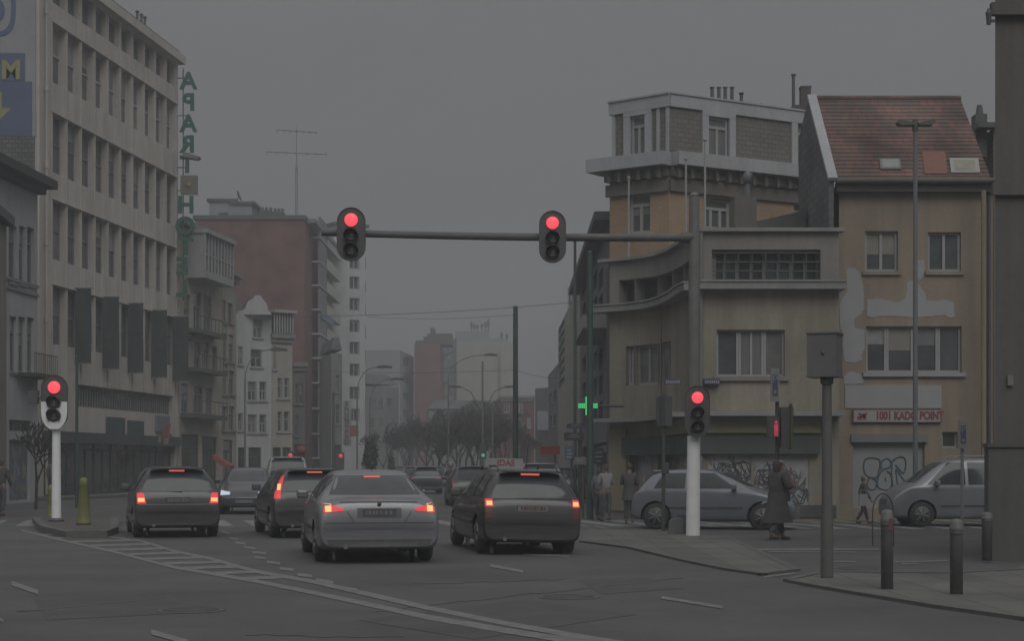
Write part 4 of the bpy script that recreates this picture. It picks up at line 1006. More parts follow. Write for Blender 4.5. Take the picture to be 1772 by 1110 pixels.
# shop board
sb = empty('shop_sign', P(1475, 731, Zk - .03), 0, 'long white shop board with red lettering 1001 KADO POINT over the shutter', 'sign')
a, c = P(1474, 731, Zk), P(1628, 710, Zk)
mb = MB(); mb.box(a.x, c.x, Zk - .12, Zk - .004, a.z, c.z); mb.build('board', mat('board_white', (.3, .3, .3), .6, .08, 1), sb)
redp = mat('board_red', (.2, .05, .055), .6, .1, 2)
text('lettering', '1001 KADO POINT', .31, redp, sb, facing(P(1574, 720.5, Zk - .125)) @ Matrix.Diagonal((.72, 1, 1, 1)), .004, bold=.016)
mb = MB(); mb.box(a.x, a.x + .04, Zk - .126, Zk - .121, a.z, c.z)
mb.box(a.x, c.x, Zk - .127, Zk - .1201, c.z - .005, c.z + .01); mb.box(c.x - .03, c.x, Zk - .126, Zk - .1205, a.z, c.z - .025)
for dx, dz, w_, h_ in ((.13, .06, .12, .1), (.2, .13, .14, .1), (.28, .07, .1, .13), (.16, .2, .06, .06), (.34, .2, .06, .06)): mb.box(a.x + dx, a.x + dx + w_, Zk - .13, Zk - .121, a.z + dz, a.z + dz + h_)
mb.build('emblem', redp, sb)
# plaster patches, thin raised filler
pm = mat('bare_plaster', (.315, .318, .328), .95, .06, 1.5)
def patch(pix, nm='plaster_patch'):
    rj = random.Random(int(pix[0][0])); pp_ = []
    for i_ in range(len(pix)):
        (ax, ay), (bx_, by_) = pix[i_], pix[(i_ + 1) % len(pix)]
        for t in range(4): pp_.append((ax + (bx_ - ax) * t / 4 + rj.gauss(0, .55), ay + (by_ - ay) * t / 4 + rj.gauss(0, .55)))
    q = [(P(x, y, Zk).x, P(x, y, Zk).z) for x, y in pp_]; m2 = MB(); m2.prism(q, Zk - .012, Zk - .003); m2.build(nm, pm, kh)
t3 = lambda L_: [(1320 + x / 3, 370 + y / 3) for x, y in L_]
patch(t3([(433, 290), (450, 281), (475, 283), (500, 300), (515, 345), (522, 400), (525, 495), (505, 525), (483, 540), (470, 562), (478, 596), (527, 603), (528, 700), (512, 735), (515, 762), (480, 776), (425, 770), (418, 700), (415, 630), (400, 570), (398, 480), (412, 440), (437, 405), (437, 350)]))
patch(t3([(543, 443), (610, 443), (650, 452), (700, 460), (725, 450), (745, 420), (748, 360), (765, 345), (810, 370), (835, 400), (850, 450), (900, 452), (940, 447), (975, 452), (992, 465), (992, 535), (975, 542), (940, 527), (880, 533), (800, 537), (700, 535), (610, 532), (570, 540), (540, 530)]))
patch(t3([(795, 240), (838, 236), (842, 285), (828, 330), (810, 345), (795, 330)]))
patch(t3([(418, 850), (440, 825), (465, 818), (510, 838), (525, 862), (520, 884), (424, 886)]))
mb = MB(); fk.slab(mb, -.05, fk.L, .12, hz(870, Zk), .003, .03)
# keep the shutter clear
mb = MB(); fk.slab(mb, -.05, fk.at(1474), .0, hz(873, Zk), .003, .03); mb.build('plinth', wall_mat('yellow_render', (.21, .19, .125), .12, .1), kh); mb = MB(); fk.slab(mb, fk.at(1602), fk.L, .0, hz(873, Zk), .003, .03); mb.build('plinth', wall_mat('yellow_render', (.21, .19, .125), .12, .1), kh)
# gutter and eaves
mb = MB(); fk.slab(mb, -.12, fk.L - .0, Hk - .26, Hk - .003, .003, .28); mb.build('eaves', mat('eaves_dark', (.07, .068, .065), .85), kh)
mb = MB(); mb.tube(fk.pt(-.15, Hk + .02, .38), fk.pt(fk.L, Hk + .02, .38), .08, n=8); p = fk.pt(fk.L - .12, 0, .1); mb.tube((p.x, p.y, 0), (p.x, p.y, Hk), .05, n=8); mb.build('gutter', dark_grey, kh)
# roof: real overlapping rows of tiles
tile = brick_mat('red_tiles', (.155, .08, .066), (.085, .07, .062), (.09, .065, .055), .24, .28, 1, 0, .9, .018, .5, .45)
nt = MATS['red_tiles']; 
Zr = 51.0; zr = hz(172, Zr); xl0, xr0 = P(1445, 0, Zk - .35).x, P(1716, 0, Zk - .35).x
mb = MB(); nrow = 22
for k in range(nrow):
    t0, t1 = k / nrow, (k + 1.12) / nrow
    y0, y1 = Zk - .35 + (Zr - Zk + .35) * t0, Zk - .35 + (Zr - Zk + .35) * min(t1, 1); z0, z1 = Hk + (zr - Hk) * t0, Hk + (zr - Hk) * min(t1, 1)
    xr1 = xr0 
    mb.add([(xl0, y0, z0 + .06), (xr1, y0, z0 + .06), (xr1, y1, z1 + .015), (xl0, y1, z1 + .015), (xl0, y0, z0 - .02), (xr1, y0, z0 - .02)], [(0, 1, 2, 3), (4, 5, 1, 0)])
mb.add([(xl0, Zr, zr), (xr0, Zr, zr), (xr0, 52.8, Hk + 1.2), (xl0, 52.8, Hk + 1.2)], [(3, 2, 1, 0)])
for k in range(16): x = xl0 + (xr0 - xl0) * k / 16; mb.tube((x, Zr, zr + .02), (x + (xr0 - xl0) / 16 * 1.05, Zr, zr + .03), .1, .09, 8)
rf = mb.build('roof', tile, kh)
newt = mat('new_orange_tiles', (.20, .095, .072), .85, .15, 5)
def onroof(x0, x1, y0, y1, dz, m_, nm, border=None):
    """slab lying on the roof slope between pixel rows"""
    def rp(x, y):
        k = (HY - y) / FPX    # ray z = CAMH + k*Y ; roof z = Hk + s*(Y-y0)
        s_ = (zr - Hk) / (Zr - Zk + .35); Y = (Hk - CAMH - s_ * (Zk - .35) + dz) / (k - s_); return Vector((gx(x, Y), Y, CAMH + k * Y))
    q = [rp(x0, y1), rp(x1, y1), rp(x1 - (y1 - y0) * .12, y0), rp(x0 - (y1 - y0) * .12, y0)]
    nn = (q[1] - q[0]).cross(q[3] - q[0]).normalized()
    m2 = MB(); v = q + [p - nn * (dz * .8) for p in q]
    m2.add(v, [(0, 1, 2, 3), (4, 5, 1, 0), (5, 6, 2, 1), (6, 7, 3, 2), (7, 4, 0, 3)]); o = m2.build(nm, m_, rf)
    return q, nn
onroof(1600, 1640, 262, 300, .09, newt, 'new_tiles')
for k, (x0, x1, y0, y1) in enumerate(((1524, 1560, 274, 292), (1646, 1696, 273, 298))):
    q, nn = onroof(x0, x1, y0, y1, .12, zinc if k == 0 else white_frame, 'skylight_frame')
    c_ = sum(q, Vector()) / 4; m2 = MB(); m2.quad(*[c_ + (p - c_) * (.8 if k == 0 else .7) + nn * .012 for p in q]); m2.build('skylight_pane', mat('skylight_pane', (.22, .23, .235), .3, .1) if k == 0 else mat('skylight_blind', (.25, .245, .18), .5, .2, 3), rf)
# gable wall above the corner building, slate clad, white verge
zb_ = hz(402, Zk)
mb = MB(); mb.prism([(Zk - .3, 0), (Zk - .3, Hk + .05), (Zr, zr + .05), (52.75, hz(190, 52.75) - .9), (52.75, 0)], xl0 - .16, xl0 - .02, axis='x'); mb.build('gable_wall', slate, kh)
mb = MB()
for (ya, za, yb_, zb2) in ((Zk - .38, Hk + .02, Zr, zr + .06),):
    d = Vector((0, yb_ - ya, zb2 - za)).normalized(); nn = Vector((0, -d.z, d.y))
    v = []
    for x in (xl0 - .2, xl0 + .06):
        for p in ((ya, za), (yb_, zb2)):
            v += [Vector((x, p[0], p[1])), Vector((x, p[0], p[1])) + nn * .1]
    mb.add(v, [(0, 1, 3, 2), (4, 6, 7, 5), (0, 4, 5, 1), (2, 3, 7, 6), (1, 5, 7, 3), (0, 2, 6, 4)])
mb.build('verge', wtrim, kh)
r_ = empty('party_chimney', P(1416, 196, 52.2), 0, 'pale chimney shoulder at the top of the slate gable wall', 'chimney')
mb = MB(); mb.box(-.12, .25, -.3, .3, -.6, .12); mb.box(-.15, .28, -.33, .33, .12, .2, 1); mb.tube((.05, 0, .2), (.05, 0, .36), .06); mb.build('stack', [zinc, wtrim], r_)
# small pieces right of the roof
f9 = Fac((1719, 52), (1780, 52)); 
bh = empty('brown_back_house', f9.pt(0, 0), 0, 'dark brown brick house squeezed between the tiled house and the dark near wall', 'house')
mb = MB(); H9 = hz(222, 52); f9.wall(mb, H9, [], .1); f9.body(mb, H9, 5); mb.build('wall', brick_mat('brown_brick', (.16, .115, .09), (.13, .1, .085), (.09, .085, .08), .25, .08, 1, 0, .2), bh)
mb = MB(); f9.slab(mb, -.5, f9.L, H9, H9 + .15, -.3, .2); mb.box(f9.A.x - .45, f9.A.x - .1, 52.3, 52.8, H9 - .8, H9 + .5); mb.tube((f9.A.x - .28, 52.5, H9 + .5), (f9.A.x - .28, 52.5, H9 + .8), .12, .08); mb.build('roof_edge', dark_grey, bh)
mb = MB(); p = (gx(1702, 47.4), 47.4); mb.tube((p[0], p[1], 0), (p[0], p[1], hz(330, 47.4)), .07, n=8); mb.build('drain_pipe', wall_mat('brown_render_house', (.21, .18, .15)), bh)

# ------------------------------------------------------------------ right edge: dark near building
nr = wall_mat('dark_near_render', (.092, .087, .082), .15, .2)
Zn = 28.0
nb = empty('near_building', (gx(1740, Zn), Zn, 0), 0, 'tall dark rendered building with a stone plinth filling the right edge', 'building')
mb = MB(); mb.prism([(gx(1722, Zn), Zn), (gx(1722, Zn) + 7, Zn), (gx(1722, Zn) + 7, Zn + 5), (gx(1722, Zn) + 1.6, Zn + 5)], 0, 9.7, axis='z')
mb.build('wall', nr, nb)
mb = MB(); x0 = gx(1722, Zn)
mb.box(x0 - .06, x0 + 6, Zn - .1, Zn - .003, 5.9, 6.1); mb.box(x0 - .09, x0 + 6, Zn - .14, Zn - .003, 8.8, 9.0)
mb.build('band', nr, nb)
mb = MB(); mb.box(gx(1712, 27.7), x0 + 6, 27.75, Zn - .003, 0, 1.83); mb.box(gx(1709, 27.7), x0 + 6, 27.71, Zn - .003, 1.833, 1.89)
mb.build('plinth', wall_mat('plinth_stone', (.078, .078, .074), .15, .15), nb)
mb = MB(); x = gx(1717, 27.6); mb.tube((x, 27.8, 8.62), (x, 27.8, 8.8), .035, .05); mb.tube((x, 27.8, 8.8), (x, 27.8, 8.88), .055, .02); mb.box(x, x + .1, 27.78, 27.82, 8.66, 8.7)
mb.build('wall_lantern', dark_grey, nb)
mb = MB(); a, c = P(1742, 668, Zn), P(1752, 650, Zn); mb.box(a.x, c.x, Zn - .06, Zn - .003, a.z, c.z); mb.build('wall_plate', grey_pole, nb)
for _r in (off, endw, hs_, h1, h0, rb, tw, sgb, tw2, vs, rc, rp, cm, gf, mr_, cb, kh, sb, bh, nb): _r['w'] = 1
# ------------------------------------------------------------------ cars
carglass = mat('car_glass', (.05, .056, .06), .08, .25, 2, spec=.35)
chrome = mat('chrome', (.35, .35, .35), .25, .05, 3, metal=.9)
rimm = mat('alloy_rim', (.17, .17, .175), .4, .15, 5, metal=.4)
lamp_red = mat('tail_lamp_red', (.25, .02, .025), .3, .1, 5)
lamp_dark = mat('tail_lamp_dark', (.12, .035, .035), .3, .2, 5)
lamp_on = mat('brake_lamp_lit', (.2, .02, .025), .4, 0, emit=(1.0, .055, .07), estr=.62)
lamp_core = mat('brake_lamp_core', (.8, .5, .2), .4, 0, emit=(1.0, .47, .16), estr=.85)
lamp_bar = mat('high_brake_lamp_lit', (.6, .1, .08), .4, 0, emit=(1.0, .2, .15), estr=.62)
head_on = mat('headlamp_lit', (.5, .55, .6), .3, 0, emit=(.55, .68, .85), estr=.45)
head_off = mat('headlamp_clear', (.2, .21, .22), .15, .2, 5)
def paint_m(name, c, rough=.3, metal=.3): return mat(name, c, rough, .08, 1.2, metal=metal, coat=.5)
silver = paint_m('silver_paint', (.185, .188, .2), .35, .35); blackc = paint_m('black_paint', (.042, .042, .043), .4, .05)
silver2 = paint_m('light_silver_paint', (.23, .235, .255), .38, .3); bluesil = paint_m('blue_silver_paint', (.19, .2, .225), .38, .35); darkblue = paint_m('dark_blue_paint', (.045, .05, .06), .3, .2)
whitec = paint_m('white_van_paint', (.24, .245, .24), .4, 0)
plate_w = mat('plate_white', (.16, .16, .16), .6, .15, 8); plate_r = mat('plate_red', (.11, .05, .05), .6); plate_d = mat('plate_dark', (.075, .075, .08), .6)

def loft_car(st, L_):
    """st: rows (y, ztop, wtop, zbelt, wbelt, zbot, wbot)."""
    ring = []
    for (y, zt, wt, zb, wb, z0, w0) in st:
        zm = z0 + (zb - z0) * .55
        ring.append([(0, y, zt + .012), (wt * .55, y, zt + .006), (wt * .9, y, zt - .01), (wt, y, zt - .05), ((wt + wb) / 2 + .012, y, (zt + zb) / 2), (wb, y, zb), (wb + .012, y, zb - .05), (wb + .02, y, zm), (wb + .005, y, z0 + .12), (w0, y, z0), (w0 * .7, y, z0 - .01), (0, y, z0 - .01)])
    n = len(ring[0]); m = 2 * n - 2
    vs, fs = [], []
    for r in ring: vs += r + [(-x, y, z) for x, y, z in r[-2:0:-1]]
    for k in range(len(ring) - 1):
        for i in range(m): j = (i + 1) % m; fs.append((k * m + i, k * m + j, (k + 1) * m + j, (k + 1) * m + i))
    for k, rev in ((0, False), (len(ring) - 1, True)):
        for i in range(n - 1):
            a, b = k * m + i, k * m + i + 1; c, d = k * m + (m - i - 1) % m, k * m + (m - i) % m
            if i == 0: f = (a, k * m + m - 1, b)
            elif i == n - 2: f = (a, c + 0, b) if False else (a, k * m + n, b)
            else: f = (a, d, c, b)
            f = tuple(dict.fromkeys(f))
            if len(f) > 2: fs.append(f if not rev else tuple(reversed(f)))
    me = bpy.data.meshes.new('car_cage'); me.from_pydata(vs, [], fs); me.update()
    o = bpy.data.objects.new('tmp', me); COL.objects.link(o)
    md = o.modifiers.new('s', 'SUBSURF'); md.levels = 3; md.render_levels = 3
    bpy.context.view_layer.update()
    m2 = bpy.data.meshes.new_from_object(o.evaluated_get(bpy.context.evaluated_depsgraph_get()))
    bpy.data.objects.remove(o); return m2

def make_car(name, loc, yaw, label, group, L_=4.5, Wd=1.8, H=1.45, style='wagon', body=None, lights='tall', lit=True, plate='white', rails=False, trim=None, roll=0, extras=(), cat='car', front=False):
    """origin at the middle of the rear edge on the ground, +y towards the bonnet"""
    body = body or blackc; w = Wd / 2; rt = empty(name, loc, yaw, label, cat, group); rt.rotation_euler.y = roll
    b = .98 if H > 1.46 else .95
    if style == 'van': b = 1.02
    wr = w * (.66 if style != 'van' else .74); wr2 = w * .72
    hb = b - .07 if style != 'van' else b - .02
    if style == 'sedan':
        st = [(.03, .52, w * .86, .50, w * .90, .33, w * .80), (.0, .60, w * .88, .58, w * .93, .27, w * .86), (.05, .96, w * .78, .80, w * .955, .25, w * .90), (.12, .995, w * .78, .88, w * .965, .23, w * .93),
              (.45, 1.02, w * .78, .92, w * .98, .21, w * .94), (.62, 1.07, w * .74, b, w * .98, .2, w * .95), (1.25, H - .08, wr * .98, b, w * .985, .2, w * .95), (1.6, H - .01, wr, b, w * .985, .19, w * .95),
              (2.2, H, wr, b - .01, w * .985, .19, w * .95), (2.7, H - .04, wr * .98, b - .02, w * .98, .19, w * .95), (3.4, b + .03, w * .76, hb, w * .97, .2, w * .94), (L_ - .6, .86, w * .74, .78, w * .95, .22, w * .92), (L_ - .12, .7, w * .66, .62, w * .86, .24, w * .82), (L_, .55, w * .6, .5, w * .76, .28, w * .7)]
        hatch = (.60, 1.28)
    elif style == 'wagon':
        st = [(.03, .50, w * .86, .48, w * .90, .33, w * .80), (.0, .58, w * .90, .56, w * .93, .27, w * .88), (.05, .93, w * .86, .82, w * .955, .25, w * .92), (.10, b, w * .84, b - .06, w * .965, .23, w * .93),
              (.22, (b + H) / 2 + .03, w * .78, b - .02, w * .97, .22, w * .94), (.38, H - .04, wr * 1.03, b, w * .98, .21, w * .95), (.7, H, wr * 1.03, b, w * .985, .2, w * .95), (1.5, H + .01, wr * 1.03, b, w * .985, .19, w * .95),
              (2.3, H, wr * 1.02, b - .01, w * .985, .19, w * .95), (2.75, H - .06, wr * .99, b - .02, w * .98, .19, w * .95), (3.4, b + .03, w * .76, hb, w * .97, .2, w * .94), (L_ - .6, .86, w * .74, .78, w * .95, .22, w * .92), (L_ - .12, .7, w * .66, .62, w * .86, .24, w * .82), (L_, .55, w * .6, .5, w * .76, .28, w * .7)]
    elif style == 'hatch':
        st = [(.03, .50, w * .82, .48, w * .86, .33, w * .78), (.0, .60, w * .86, .58, w * .90, .27, w * .86), (.06, .88, w * .82, .82, w * .94, .25, w * .9), (.16, b, w * .8, b - .05, w * .96, .23, w * .93),
              (.4, (b + H) / 2 + .06, w * .74, b, w * .97, .22, w * .94), (.62, H - .05, wr * 1.0, b, w * .98, .21, w * .95), (1.0, H, wr, b, w * .985, .2, w * .95), (1.7, H + .005, wr, b - .01, w * .985, .19, w * .95),
              (2.05, H - .03, wr, b - .02, w * .985, .19, w * .95), (2.9, b + .06, w * .74, b - .06, w * .98, .19, w * .95), (3.1, b - .0, w * .76, b - .09, w * .97, .2, w * .94), (L_ - .4, .82, w * .74, .74, w * .93, .22, w * .9), (L_ - .08, .66, w * .66, .6, w * .84, .24, w * .82), (L_, .5, w * .6, .46, w * .76, .28, w * .7)]
    else:  # van / people carrier
        st = [(.03, .50, w * .86, .48, w * .90, .33, w * .80), (.0, .6, w * .90, .58, w * .93, .27, w * .88), (.04, b, w * .88, b - .06, w * .965, .23, w * .93), (.12, (b + H) / 2 + .05, w * .82, b - .02, w * .97, .22, w * .94),
              (.25, H - .05, wr * 1.03, b, w * .98, .21, w * .95), (.6, H, wr * 1.03, b, w * .985, .2, w * .95), (1.5, H + .01, wr * 1.03, b, w * .985, .19, w * .95), (2.35, H, wr * 1.02, b - .01, w * .985, .19, w * .95),
              (2.75, H - .06, wr * 1.0, b - .02, w * .98, .19, w * .95), (3.4, b + .1, w * .78, hb, w * .97, .2, w * .94), (3.55, b + .05, w * .78, hb, w * .97, .2, w * .94), (L_ - .3, .96, w * .78, .84, w * .95, .22, w * .92), (L_ - .08, .74, w * .66, .66, w * .86, .24, w * .82), (L_, .55, w * .6, .5, w * .76, .28, w * .7)]
    me = loft_car(st, L_)
    rw = .315 if style != 'van' else .31
    wy = ((.78 if style != 'sedan' else .98), (L_ - .82)) if style != 'hatch' else (.62, .62 + 2.56)
    tr = Wd / 2 - .02
    # wheel arches
    bm = bmesh.new(); bm.from_mesh(me); Ra = rw + .055
    kill = []
    for f in bm.faces:
        if all(abs(v.co.x) > w * .62 and min(math.hypot(v.co.y - y, v.co.z - rw) for y in wy) < Ra for v in f.verts): kill.append(f)
    bmesh.ops.delete(bm, geom=kill, context='FACES')
    for v in bm.verts:
        if abs(v.co.x) > w * .62:
            for y in wy:
                d = math.hypot(v.co.y - y, v.co.z - rw)
                if d < Ra and d > .01: k = Ra / d; v.co.y = y + (v.co.y - y) * k; v.co.z = rw + (v.co.z - rw) * k
    bvh = BVHTree.FromBMesh(bm)
    bm.normal_update(); bm.to_mesh(me); bm.free()
    me.materials.clear(); me.materials.append(body)
    me.polygons.foreach_set('use_smooth', [True] * len(me.polygons)); me.name = 'body'
    bo = bpy.data.objects.new('body', me); COL.objects.link(bo); bo.parent = rt
    mb = MB(); mb.box(-w * .78, w * .78, .3, L_ - .3, .22, .5)       # dark underbody
    mb.box(-w * .6, w * .6, wy[0] - .3, wy[0] + .3, .2, .3); mb.build('underbody', rubber, rt)
    def proj(name, quads, axis, off, m, nu=10, nv=6, parent=None, sgn=1, thick=.01):
        """lay patches on the body. axis 'r': looking +y from behind, (x,z); 'f': from the front; 's': from the side sgn, (y,z); 't': from above (x,y)"""
        mb = MB()
        for q in quads:
            vs = []
            for j in range(nv + 1):
                for i in range(nu + 1):
                    s_, t_ = i / nu, j / nv
                    a = Vector(q[0]) * (1 - s_) + Vector(q[1]) * s_; c = Vector(q[3]) * (1 - s_) + Vector(q[2]) * s_; p = a * (1 - t_) + c * t_
                    if axis == 'r': o_, d_ = Vector((p.x, -2, p.y)), Vector((0, 1, 0))
                    elif axis == 'f': o_, d_ = Vector((p.x, L_ + 2, p.y)), Vector((0, -1, 0))
                    elif axis == 't': o_, d_ = Vector((p.x, p.y, 3)), Vector((0, 0, -1))
                    else: o_, d_ = Vector((sgn * 3, p.x, p.y)), Vector((-sgn, 0, 0))
                    h = bvh.ray_cast(o_, d_)
                    if h[0] is None: vs.append(None)
                    else: vs.append(h[0] - d_ * off)
            fs = []
            for j in range(nv):
                for i in range(nu):
                    ids = (j * (nu + 1) + i, j * (nu + 1) + i + 1, (j + 1) * (nu + 1) + i + 1, (j + 1) * (nu + 1) + i)
                    if all(vs[k] is not None for k in ids):
                        ys = [vs[k].y for k in ids]
                        if max(ys) - min(ys) < .9: fs.append(ids)
            mb.add([v or Vector((0, 0, 0)) for v in vs], fs, 0, True)
        return mb.build(name, m, parent or rt)
    # glazing
    if style == 'sedan': g = [(-w * .76, b + .10), (w * .76, b + .10), (w * .60, H - .09), (-w * .60, H - .09)]
    elif style == 'wagon': g = [(-w * .80, b + .01), (w * .80, b + .01), (w * .62, H - .10), (-w * .62, H - .10)]
    elif style == 'hatch': g = [(-w * .72, b + .03), (w * .72, b + .03), (w * .6, H - .1), (-w * .6, H - .1)]
    else: g = [(-w * .78, b + .03), (w * .78, b + .03), (w * .68, H - .1), (-w * .68, H - .1)]
    proj('rear_window', [g], 'r', .012, carglass, 14, 8)
    zt_ = H - .09; zw = b + .09
    proj('windscreen', [[(-w * .70, zw), (w * .70, zw), (w * .60, zt_), (-w * .60, zt_)]], 'f', .012, carglass, 14, 8)
    ys = {'sedan': [(.98, 1.28, 1.55, 1.5), (1.62, 1.62, 2.2, 2.2), (2.27, 2.27, 3.0, 2.62)], 'wagon': [(.42, .62, 1.22, 1.22), (1.3, 1.3, 2.08, 2.08), (2.16, 2.16, 3.0, 2.6)],
          'hatch': [(.56, .78, 1.32, 1.32), (1.4, 1.4, 2.55, 2.0)], 'van': [(.3, .4, 1.2, 1.2), (1.28, 1.28, 2.12, 2.12), (2.2, 2.2, 3.15, 2.6)]}[style]
    for sg in (1, -1):
        for (y0b, y0t, y1b, y1t) in ys:
            proj('side_window', [[(y0b, b + .035), (y1b, b + .035), (y1t, zt_ + .0), (y0t, zt_ + .0)]], 's', .01, carglass, 8, 6, sgn=sg)
        mb = MB()   # door mirror
        ym = 2.85 if style != 'hatch' else 2.45
        mb.box(sg * (w * .95), sg * (w * .95 + .2), ym, ym + .12, b + .0, b + .14) if sg > 0 else mb.box(-(w * .95 + .2), -w * .95, ym, ym + .12, b, b + .14)
        mo = mb.build('mirror', body if style != 'wagon' else dark_grey, rt); bv = mo.modifiers.new('b', 'BEVEL'); bv.width = .035; bv.segments = 3
        proj('door_handle', [[(1.35, b - .13), (1.52, b - .13), (1.52, b - .10), (1.35, b - .10)]], 's', .02, body if style != 'van' else dark_grey, 2, 1, sgn=sg)
        proj('side_strip', [[(.5, .5), (L_ - .5, .5), (L_ - .5, .54), (.5, .54)]], 's', .014, dark_grey, 20, 1, sgn=sg)
    # wheels
    for y in wy:
        for sg in (1, -1):
            mb = MB(); M_ = Matrix.Rotation(R(90) * sg, 4, 'Y')
            mb.lathe([(rw * .62, -.01), (rw * .9, 0), (rw, -.03), (rw, -.17), (rw * .9, -.2), (rw * .5, -.2)], 28, (sg * tr, y, rw), 0, M_); t_ = mb.build('wheel', rubber, rt)
            mb = MB(); mb.lathe([(.05, -.004), (rw * .6, -.03), (rw * .66, .004)], 28, (sg * (tr - .0), y, rw), 0, M_)
            for k in range(7):
                a = k * 2 * math.pi / 7; mb.tube((sg * (tr + .004), y, rw), (sg * (tr + .004), y + rw * .6 * math.cos(a), rw + rw * .6 * math.sin(a)), .03, .02, 6)
            mb.build('rim', rimm, t_)
    # rear furniture
    mb = MB(); pz = {'sedan': .80, 'wagon': .80, 'hatch': .6, 'van': .7}[style]; pw = .26
    if plate != 'none':
        y_ = bvh.ray_cast(Vector((0, -2, pz)), Vector((0, 1, 0)))[0].y - .02
        mb.box(-pw, pw, y_, y_ + .04, pz - .056, pz + .056); pm_ = {'white': plate_w, 'red': plate_w, 'dark': plate_d}[plate]; po = mb.build('number_plate', pm_, rt)
        mb = MB(); x = -pw + .05
        rnd = random.Random(name + str(round(loc[0], 2)))
        while x < pw - .06: ww = rnd.choice((.02, .035, .045)); mb.box(x, x + ww, y_ - .003, y_, pz - .034 + rnd.random() * .01, pz + .034); x += ww + rnd.choice((.014, .018, .03))
        mb.build('plate_marks', {'white': plate_r, 'red': plate_r, 'dark': plate_w}[plate], po)
    L2 = .012
    if lights == 'wide':      # wide lamps reaching inboard, sedan
        for sg in (1, -1):
            q = lambda x0, x1, z0a, z1a, z0b, z1b: [(sg * x0, z0a), (sg * x1, z0b), (sg * x1, z1b), (sg * x0, z1a)]
            a_ = proj('tail_lamp', [q(w * .58, w * .91, .83, .87, .80, .96)], 'r', .012, lamp_on if lit else lamp_red, 8, 4)
            if lit: proj('lamp_core', [q(w * .78, w * .88, .82, .94, .82, .95)], 'r', .022, lamp_core, 3, 3, a_)
    elif lights == 'corner':   # roundish lamps at the corners, wagon
        for sg in (1, -1):
            q = [(sg * w * .72, .73), (sg * w * .93, .73), (sg * w * .93, .96), (sg * w * .78, .96)]
            a_ = proj('tail_lamp', [q], 'r', .012, lamp_on if lit else lamp_red, 5, 5)
            if lit: proj('lamp_core', [[(sg * w * .76, .77), (sg * w * .91, .77), (sg * w * .91, .85), (sg * w * .76, .85)]], 'r', .024, lamp_core, 3, 3, a_)
    elif lights == 'box':      # tall square lamps, taxi
        for sg in (1, -1):
            a_ = proj('tail_lamp', [[(sg * w * .80, .62), (sg * w * .95, .62), (sg * w * .95, .82), (sg * w * .80, .82)]], 'r', .012, lamp_dark, 4, 5)
            c_ = proj('lamp_surround', [[(sg * w * .79, .825), (sg * w * .95, .825), (sg * w * .94, .955), (sg * w * .80, .955)]], 'r', .014, lamp_on if lit else lamp_red, 4, 5)
            if lit: proj('lamp_core', [[(sg * w * .81, .85), (sg * w * .92, .85), (sg * w * .92, .92), (sg * w * .81, .92)]], 'r', .024, lamp_core, 3, 3, c_)
    elif lights == 'pillar':   # tall lamps climbing the pillars
        for sg in (1, -1):
            a_ = proj('tail_lamp', [[(sg * w * .82, .84), (sg * w * .97, .84), (sg * w * .93, 1.0), (sg * w * .80, 1.0)]], 'r', .012, lamp_on if lit else lamp_red, 4, 5)
            proj('pillar_lamp', [[(sg * w * .80, 1.0), (sg * w * .91, 1.0), (sg * w * .76, 1.34), (sg * w * .70, 1.34)]], 'r', .014, lamp_on if lit else lamp_red, 4, 8)
            if lit: proj('lamp_core', [[(sg * w * .815, 1.02), (sg * w * .89, 1.02), (sg * w * .86, 1.15), (sg * w * .79, 1.15)]], 'r', .026, lamp_core, 3, 3, a_)
    elif lights == 'small':
        for sg in (1, -1): proj('tail_lamp', [[(sg * w * .78, .78), (sg * w * .93, .78), (sg * w * .93, .95), (sg * w * .82, .95)]], 'r', .012, lamp_on if lit else lamp_red, 4, 4)
    for sg in (1, -1): proj('headlamp', [[(sg * w * .5, .62), (sg * w * .84, .60), (sg * w * .84, .76), (sg * w * .5, .70)]], 'f', .012, head_on if front else head_off, 6, 4)
    proj('grille', [[(-w * .42, .55), (w * .42, .55), (w * .42, .68), (-w * .42, .68)]], 'f', .012, dark_grey, 8, 4)
    if front:
        mb = MB(); y_ = L_ + .01; mb.box(-.26, .26, y_, y_ + .02, .36, .46); mb.build('number_plate', plate_w, rt)
    # bumper shut lines and trim strip
    proj('bumper_seam', [[(-w * .88, .705 if style != 'sedan' else .64), (w * .88, .705 if style != 'sedan' else .64), (w * .88, .718 if style != 'sedan' else .652), (-w * .88, .718 if style != 'sedan' else .652)]], 'r', .010, trim or dark_grey, 16, 1)
    if style == 'sedan':
        for sg in (1, -1): proj('boot_seam', [[(sg * w * .40, .655), (sg * w * .415, .655), (sg * w * .53, .82), (sg * w * .515, .82)]], 'r', .009, dark_grey, 1, 5)
        proj('boot_edge', [[(-w * .74, .965), (w * .74, .965), (w * .74, .978), (-w * .74, .978)]], 'r', .012, dark_grey, 12, 1)
        proj('bumper_trim', [[(-w * .84, .38), (w * .84, .38), (w * .84, .41), (-w * .84, .41)]], 'r', .012, grey_pole, 12, 1)
        proj('plate_recess_shade', [[(-w * .36, .725), (w * .36, .725), (w * .36, .875), (-w * .36, .875)]], 'r', .008, mat('recess_shade_silver', (.09, .092, .097), .5), 10, 4)  # flat patch: shade of the plate recess painted as darker silver
        mb = MB(); mb.lathe([(.032, 0), (.032, .01)], 16, (0, st[2][0] - .008, .935), 0, Matrix.Rotation(R(90), 4, 'X')); mb.build('badge', dark_frame, rt)
    proj('lower_valance', [[(-w * .8, .27), (w * .8, .27), (w * .86, .37), (-w * .86, .37)]], 'r', .009, dark_grey if body is not blackc else rubber, 12, 3)
